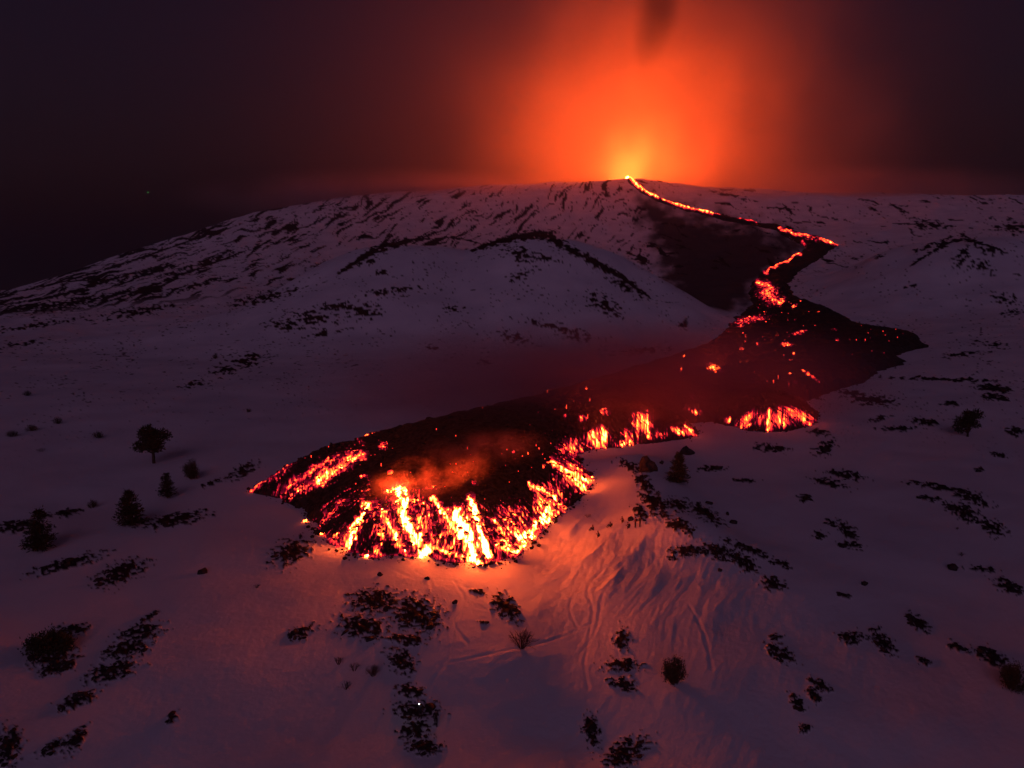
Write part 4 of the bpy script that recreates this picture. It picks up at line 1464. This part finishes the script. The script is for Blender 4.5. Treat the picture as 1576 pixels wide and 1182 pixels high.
LAVA_C = (float(x[fl]), float(y[fl]))
PEOPLE = [
    (913, 816, 'sit', 'person sitting on the lit snow, farthest left of the group', M_jacket, False),
    (922, 827, 'crouch', 'person crouching on the snow a little below the two leftmost sitters', M_jacket, False),
    (940, 812, 'sit', 'person sitting alone on the snow in the middle of the group', M_jacket, True),
    (959, 806, 'crouch', 'person crouching between the middle sitter and the two standing watchers', M_red, False),
    (968, 814, 'crouch', 'person kneeling low beside the two standing watchers', M_jacket, True),
    (978, 812, 'stand', 'left one of the two standing watchers under the rocky crest', M_red, True),
    (985, 811, 'stand', 'right one of the two standing watchers under the rocky crest', M_jacket, False),
]
for k, (px_, py_, pose, lab, jk, pk) in enumerate(PEOPLE):
    X0, Y0, Z0, D0 = place_px(px_, py_)
    person((X0, Y0, Z0 - 0.02), facing(X0, Y0, *LAVA_C), pose, lab, jk, k, pack=pk, group='people watching the lava')
X0, Y0, Z0, D0 = place_px(647, 1108)
person((X0, Y0, Z0 + 0.15), R(150), 'stand', 'hiker with a lit white headlamp standing on dark rocks at the bottom', M_jacket, 20, lamp=True)
X0, Y0, Z0, D0 = place_px(671, 1119)
person((X0, Y0, Z0 + 0.1), facing(X0, Y0, *LAVA_C), 'walk', 'hiker in dark clothes walking right of the headlamp', M_jacket, 21)

# ------------------------------------------------------------------ drone with a green lamp in the night sky
a, b, c = ray(228, 296)
s = 150.0
dr = empty('drone', (a * s, b * s, CAM_Z + c * s), 0.4)
tag(dr, 'tiny flying drone with a green light in the dark sky at left', 'drone')
bm = bmesh.new()
bmesh.ops.create_cube(bm, size=1)
for v in bm.verts:
    v.co = Vector((v.co.x * .14, v.co.y * .26, v.co.z * .09))
bmesh.ops.bevel(bm, geom=bm.edges[:], offset=.02, segments=2, affect='EDGES')
m_ = bpy.data.meshes.new('body')
bm.to_mesh(m_)
bm.free()
m_.materials.append(M_plastic)
link('body', m_, dr)
for sx in (-1, 1):
    for sy in (-1, 1):
        g = Geo()
        g.tube((sx * .05, sy * .09, 0), (sx * .22, sy * .2, .02), .016, .012, 6)
        g.tube((sx * .22, sy * .2, -.02), (sx * .22, sy * .2, .05), .02, .018, 8)
        g.build('arm', M_plastic, dr)
        g = Geo()
        g.tube((sx * .22 - .12, sy * .2 - .02, .055), (sx * .22 + .12, sy * .2 + .02, .055), .009, .009, 4)
        g.build('propeller', M_plastic, dr)
m_ = np_mesh('green_lamp', ICO1[0] * np.array([.06, .04, .05]), ICO1[1], True)
m_.materials.append(M_green)
o = link('green_lamp', m_, dr)
o.location = (0, -.13, -.03)

# ------------------------------------------------------------------ vent: lava fountain in a pit behind the crest
VX, VY, VD = hit([966], [281])
VX, VY = float(VX[0]), float(VY[0])
vn = math.hypot(VX, VY)
VX, VY = VX * (1 + 130 / vn), VY * (1 + 130 / vn)
VZ = ground(VX, VY)
vent = empty('lava_fountain', (VX, VY, VZ))
tag(vent, 'glowing lava fountain at the vent on the mountain crest under the smoke', 'lava fountain')
fv, ff, n = [], [], 0
r = np.random.default_rng(77)
for k in range(46):
    t = r.random() ** 1.5
    w = rock_verts(800 + k, ICO1, 1.1) * (2.6 * (1 - t) + 0.7)
    ang = r.random() * 6.28
    rr = 6 * (1 - 0.6 * t) * r.random()
    fv.append(w + np.array([math.cos(ang) * rr, math.sin(ang) * rr, 1 + 9 * t]))
    ff.append(ICO1[1] + n)
    n += len(w)
m_ = np_mesh('spatter', np.concatenate(fv), np.concatenate(ff), False)
m_.materials.append(M_fount)
link('spatter', m_, vent)
rimv, rimf = [], []
g = Geo()
for k in range(24):
    a0, a1 = 6.2832 * k / 24, 6.2832 * (k + 1) / 24
    rr0 = [(14, -4), (10, 1.2), (7, -3)]
    s = len(g.v)
    for aa in (a0, a1):
        for q_, zz in rr0:
            g.v.append(Vector((math.cos(aa) * q_, math.sin(aa) * q_, zz + 0.5 * math.sin(aa * 5 + 1) * (zz > 0))))
    g.f += [(s, s + 3, s + 4, s + 1), (s + 1, s + 4, s + 5, s + 2)]
g.build('vent_rim', M_rock, vent)


# ------------------------------------------------------------------ smoke and haze (volumes)
def volume_mat(name):
    m = bpy.data.materials.new(name)
    m.use_nodes = True
    nt = m.node_tree
    nt.nodes.remove(nt.nodes['Principled BSDF'])
    pv = nt.nodes.new('ShaderNodeVolumePrincipled')
    nt.links.new(pv.outputs[0], nt.nodes['Material Output'].inputs['Volume'])
    return m, pv


def smoke_blob(name, centre, radii, dens, nscale, shear, lab, colour=(0.75, 0.72, 0.72), thr=0.42, aniso=0.2, rough=0.6, step=1.0, seed=0.0):
    """a puff: ellipsoid mesh with a volume that thins to its edge and breaks up in noise; shear leans it sideways"""
    bm = bmesh.new()
    bmesh.ops.create_icosphere(bm, subdivisions=3, radius=1.0)
    for v in bm.verts:
        v.co = Vector((v.co.x * radii[0], v.co.y * radii[1], v.co.z * radii[2]))
        v.co.x += shear * v.co.z
    me_ = bpy.data.meshes.new(name)
    bm.to_mesh(me_)
    bm.free()
    m, pv = volume_mat(name)
    tc = N(m, 'ShaderNodeTexCoord')
    sep = N(m, 'ShaderNodeSeparateXYZ')
    L(m, tc.outputs['Object'], sep.inputs[0])

    def mth(op, a, b=None):
        nd = N(m, 'ShaderNodeMath', operation=op)
        for i, v in ((0, a), (1, b)):
            if v is None:
                continue
            if isinstance(v, (int, float)):
                nd.inputs[i].default_value = v
            else:
                L(m, v, nd.inputs[i])
        return nd.outputs[0]
    ux = mth('DIVIDE', mth('SUBTRACT', sep.outputs[0], mth('MULTIPLY', sep.outputs[2], shear)), radii[0])
    uy = mth('DIVIDE', sep.outputs[1], radii[1])
    uz = mth('DIVIDE', sep.outputs[2], radii[2])
    rr_ = mth('SQRT', mth('ADD', mth('ADD', mth('MULTIPLY', ux, ux), mth('MULTIPLY', uy, uy)), mth('MULTIPLY', uz, uz)))
    nz = N(m, 'ShaderNodeTexNoise')
    nz.inputs['Scale'].default_value = nscale
    nz.inputs['Detail'].default_value = 3
    nz.inputs['Roughness'].default_value = rough
    off = N(m, 'ShaderNodeVectorMath', operation='ADD')
    L(m, tc.outputs['Object'], off.inputs[0])
    off.inputs[1].default_value = (seed / nscale * 3.1, seed / nscale * 1.7, 0)
    L(m, off.outputs[0], nz.inputs['Vector'])
    mr = N(m, 'ShaderNodeMapRange', interpolation_type='SMOOTHSTEP')
    mr.inputs['From Min'].default_value = thr - 0.14
    mr.inputs['From Max'].default_value = thr + 0.22
    L(m, nz.outputs['Fac'], mr.inputs['Value'])
    fo = N(m, 'ShaderNodeMapRange', interpolation_type='SMOOTHSTEP')
    fo.inputs['From Min'].default_value = 1.0
    fo.inputs['From Max'].default_value = 0.15
    L(m, rr_, fo.inputs['Value'])
    L(m, mth('MULTIPLY', mth('MULTIPLY', mr.outputs[0], fo.outputs[0]), dens), pv.inputs['Density'])
    pv.inputs['Color'].default_value = (*colour, 1)
    pv.inputs['Anisotropy'].default_value = aniso
    m.cycles.volume_step_rate = step
    me_.materials.append(m)
    o = link(name, me_)
    o.location = centre
    o['kind'] = 'stuff'
    o['label'] = lab
    o['category'] = 'smoke'
    return o



def at_px(px_, py_, d):
    a, b, c = ray(px_, py_)
    n = math.hypot(a, b)
    return (float(a / n * d), float(b / n * d), float(CAM_Z + c / n * d))


def plume():
    """the eruption cloud: a veil round the vent, a billow leaning right and a darker rising column, all one body of smoke"""
    bm = bmesh.new()
    bmesh.ops.create_icosphere(bm, subdivisions=3, radius=1.0)
    for v in bm.verts:
        v.co = Vector((v.co.x * 640 + 10, v.co.y * 350, v.co.z * 640 + 90))
    me_ = bpy.data.meshes.new('smoke')
    bm.to_mesh(me_)
    bm.free()
    m, pv = volume_mat('eruption_cloud')
    tc = N(m, 'ShaderNodeTexCoord')
    P = tc.outputs['Object']

    def mth(op, a, b=None):
        nd = N(m, 'ShaderNodeMath', operation=op)
        for i, v in ((0, a), (1, b)):
            if v is None:
                continue
            if isinstance(v, (int, float)):
                nd.inputs[i].default_value = v
            else:
                L(m, v, nd.inputs[i])
        return nd.outputs[0]

    def noise(scale, seed, detail=3):
        nz = N(m, 'ShaderNodeTexNoise')
        nz.inputs['Scale'].default_value = scale
        nz.inputs['Detail'].default_value = detail
        off = N(m, 'ShaderNodeVectorMath', operation='ADD')
        L(m, P, off.inputs[0])
        off.inputs[1].default_value = (seed * 311.0, seed * 127.0, seed * 53.0)
        L(m, off.outputs[0], nz.inputs['Vector'])
        return nz.outputs['Fac']

    def ramp(v, a, b):
        mr = N(m, 'ShaderNodeMapRange', interpolation_type='SMOOTHSTEP')
        mr.inputs['From Min'].default_value = a
        mr.inputs['From Max'].default_value = b
        L(m, v, mr.inputs['Value'])
        return mr.outputs[0]
    sep = N(m, 'ShaderNodeSeparateXYZ')
    L(m, P, sep.inputs[0])
    X_, Y_, Z_ = sep.outputs

    def ell(cx, cy, cz, rx, ry, rz, shear=0.0):
        ux = mth('DIVIDE', mth('SUBTRACT', mth('SUBTRACT', X_, cx), mth('MULTIPLY', mth('SUBTRACT', Z_, cz), shear)), rx)
        uy = mth('DIVIDE', mth('SUBTRACT', Y_, cy), ry)
        uz = mth('DIVIDE', mth('SUBTRACT', Z_, cz), rz)
        return mth('SQRT', mth('ADD', mth('ADD', mth('MULTIPLY', ux, ux), mth('MULTIPLY', uy, uy)), mth('MULTIPLY', uz, uz)))
    def rel(px_, py_, d):
        q_ = at_px(px_, py_, d)
        return q_[0] - VX, q_[1] - VY, q_[2] - VZ
    w1 = mth('MULTIPLY', mth('SUBTRACT', noise(0.0042, 8.0, 3), 0.5), 1.1)
    w2 = mth('MULTIPLY', mth('SUBTRACT', noise(0.0075, 2.0, 4), 0.5), 0.9)
    rv_ = ell(0, 0, 0, 1, 1, 1)
    edge = mth('ADD', ell(105, 20, 90, 610, 330, 570, 0.0), mth('MULTIPLY', w1, 0.6))
    fo = ramp(edge, 1.0, 0.15)
    veil = mth('MULTIPLY', mth('MULTIPLY', mth('MULTIPLY', fo, fo), mth('ADD', mth('MULTIPLY', ramp(rv_, 90.0, 330.0), 0.0056), 0.0005)), mth('ADD', 1.0, mth('MULTIPLY', w2, 2.4)))
    veil = mth('MAXIMUM', veil, 0.0)
    b0 = rel(1095, 175, 1500)
    bil = mth('MULTIPLY', ramp(mth('ADD', ell(b0[0], b0[1], b0[2], 225, 180, 205, 0.3), w2), 1.0, 0.55), mth('MULTIPLY', ramp(noise(0.0105, 0.0), 0.42, 0.62), 0.0042))
    stem = mth('MULTIPLY', ramp(mth('ADD', ell(15, 0, 130, 70, 80, 220, 0.10), w2), 1.0, 0.3), mth('MULTIPLY', ramp(noise(0.013, 5.0), 0.38, 0.6), 0.0010))
    d0 = rel(1012, 0, 1330)
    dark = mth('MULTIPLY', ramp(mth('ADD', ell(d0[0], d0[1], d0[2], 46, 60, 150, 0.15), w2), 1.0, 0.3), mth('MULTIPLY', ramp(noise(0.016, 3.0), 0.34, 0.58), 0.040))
    lit = mth('ADD', mth('ADD', veil, bil), stem)
    tot = mth('ADD', lit, dark)
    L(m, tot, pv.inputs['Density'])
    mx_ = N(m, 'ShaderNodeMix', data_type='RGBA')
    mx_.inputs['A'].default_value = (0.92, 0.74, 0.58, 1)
    mx_.inputs['B'].default_value = (0.30, 0.27, 0.30, 1)  # column: shade of dense, less lit smoke put into its colour
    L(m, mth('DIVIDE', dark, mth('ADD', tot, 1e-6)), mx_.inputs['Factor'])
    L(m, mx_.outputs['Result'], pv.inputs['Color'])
    pv.inputs['Anisotropy'].default_value = 0.1
    m.cycles.volume_step_rate = 0.35
    me_.materials.append(m)
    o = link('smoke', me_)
    o.location = (VX, VY, VZ)
    o['kind'] = 'stuff'
    o['label'] = 'orange lit eruption cloud billowing from the vent with a darker column above'
    o['category'] = 'smoke'


plume()
smoke_blob('smoke', (VX - 60, VY - 40, VZ + 60), (960, 560, 760), 0.00050, 0.001, 0.0, 'wide thin reddish veil of smoke around the mountain top', thr=0.20, step=0.6, seed=11.0, colour=(0.9, 0.72, 0.60))
smoke_blob('smoke', at_px(585, 303, 1390), (430, 120, 60), 0.016, 0.006, 0.0, 'low dim cloud hugging the skyline left of the vent', thr=0.36, colour=(0.8, 0.62, 0.62), step=0.5, seed=2.2)
smoke_blob('smoke', at_px(1330, 300, 1400), (430, 120, 58), 0.016, 0.006, 0.0, 'low dim cloud hugging the skyline right of the vent', thr=0.36, colour=(0.8, 0.62, 0.55), step=0.5, seed=9.2)
smoke_blob('smoke', at_px(655, 735, 113), (11, 5, 5.5), 0.21, 0.21, 1.2, 'reddish smoke drifting off the top of the lava front', thr=0.56, colour=(0.85, 0.42, 0.46), step=0.5, seed=1.5)
smoke_blob('smoke', at_px(745, 690, 122), (13, 6, 4), 0.11, 0.20, 0.9, 'thinner tail of smoke trailing right over the black crust', thr=0.48, colour=(0.85, 0.42, 0.46), step=0.5, seed=6.1)
smoke_blob('smoke', at_px(920, 590, 205), (100, 60, 24), 0.038, 0.025, 0.3, 'thin dark red smoke hanging over the middle of the lava flow', thr=0.34, colour=(0.85, 0.42, 0.50), step=0.7, seed=4.2)

bm = bmesh.new()
bmesh.ops.create_cube(bm, size=1.0)
for v in bm.verts:
    v.co = Vector((v.co.x * 13000, v.co.y * 13000, -114 if v.co.z < 0 else 1150))
me_ = bpy.data.meshes.new('haze')
bm.to_mesh(me_)
bm.free()
m, pv = volume_mat('haze')
pv.inputs['Color'].default_value = (0.86, 0.84, 0.88, 1)
pv.inputs['Density'].default_value = 0.00005
pv.inputs['Anisotropy'].default_value = 0.25
me_.materials.append(m)
hz = link('haze', me_)
hz['kind'] = 'stuff'
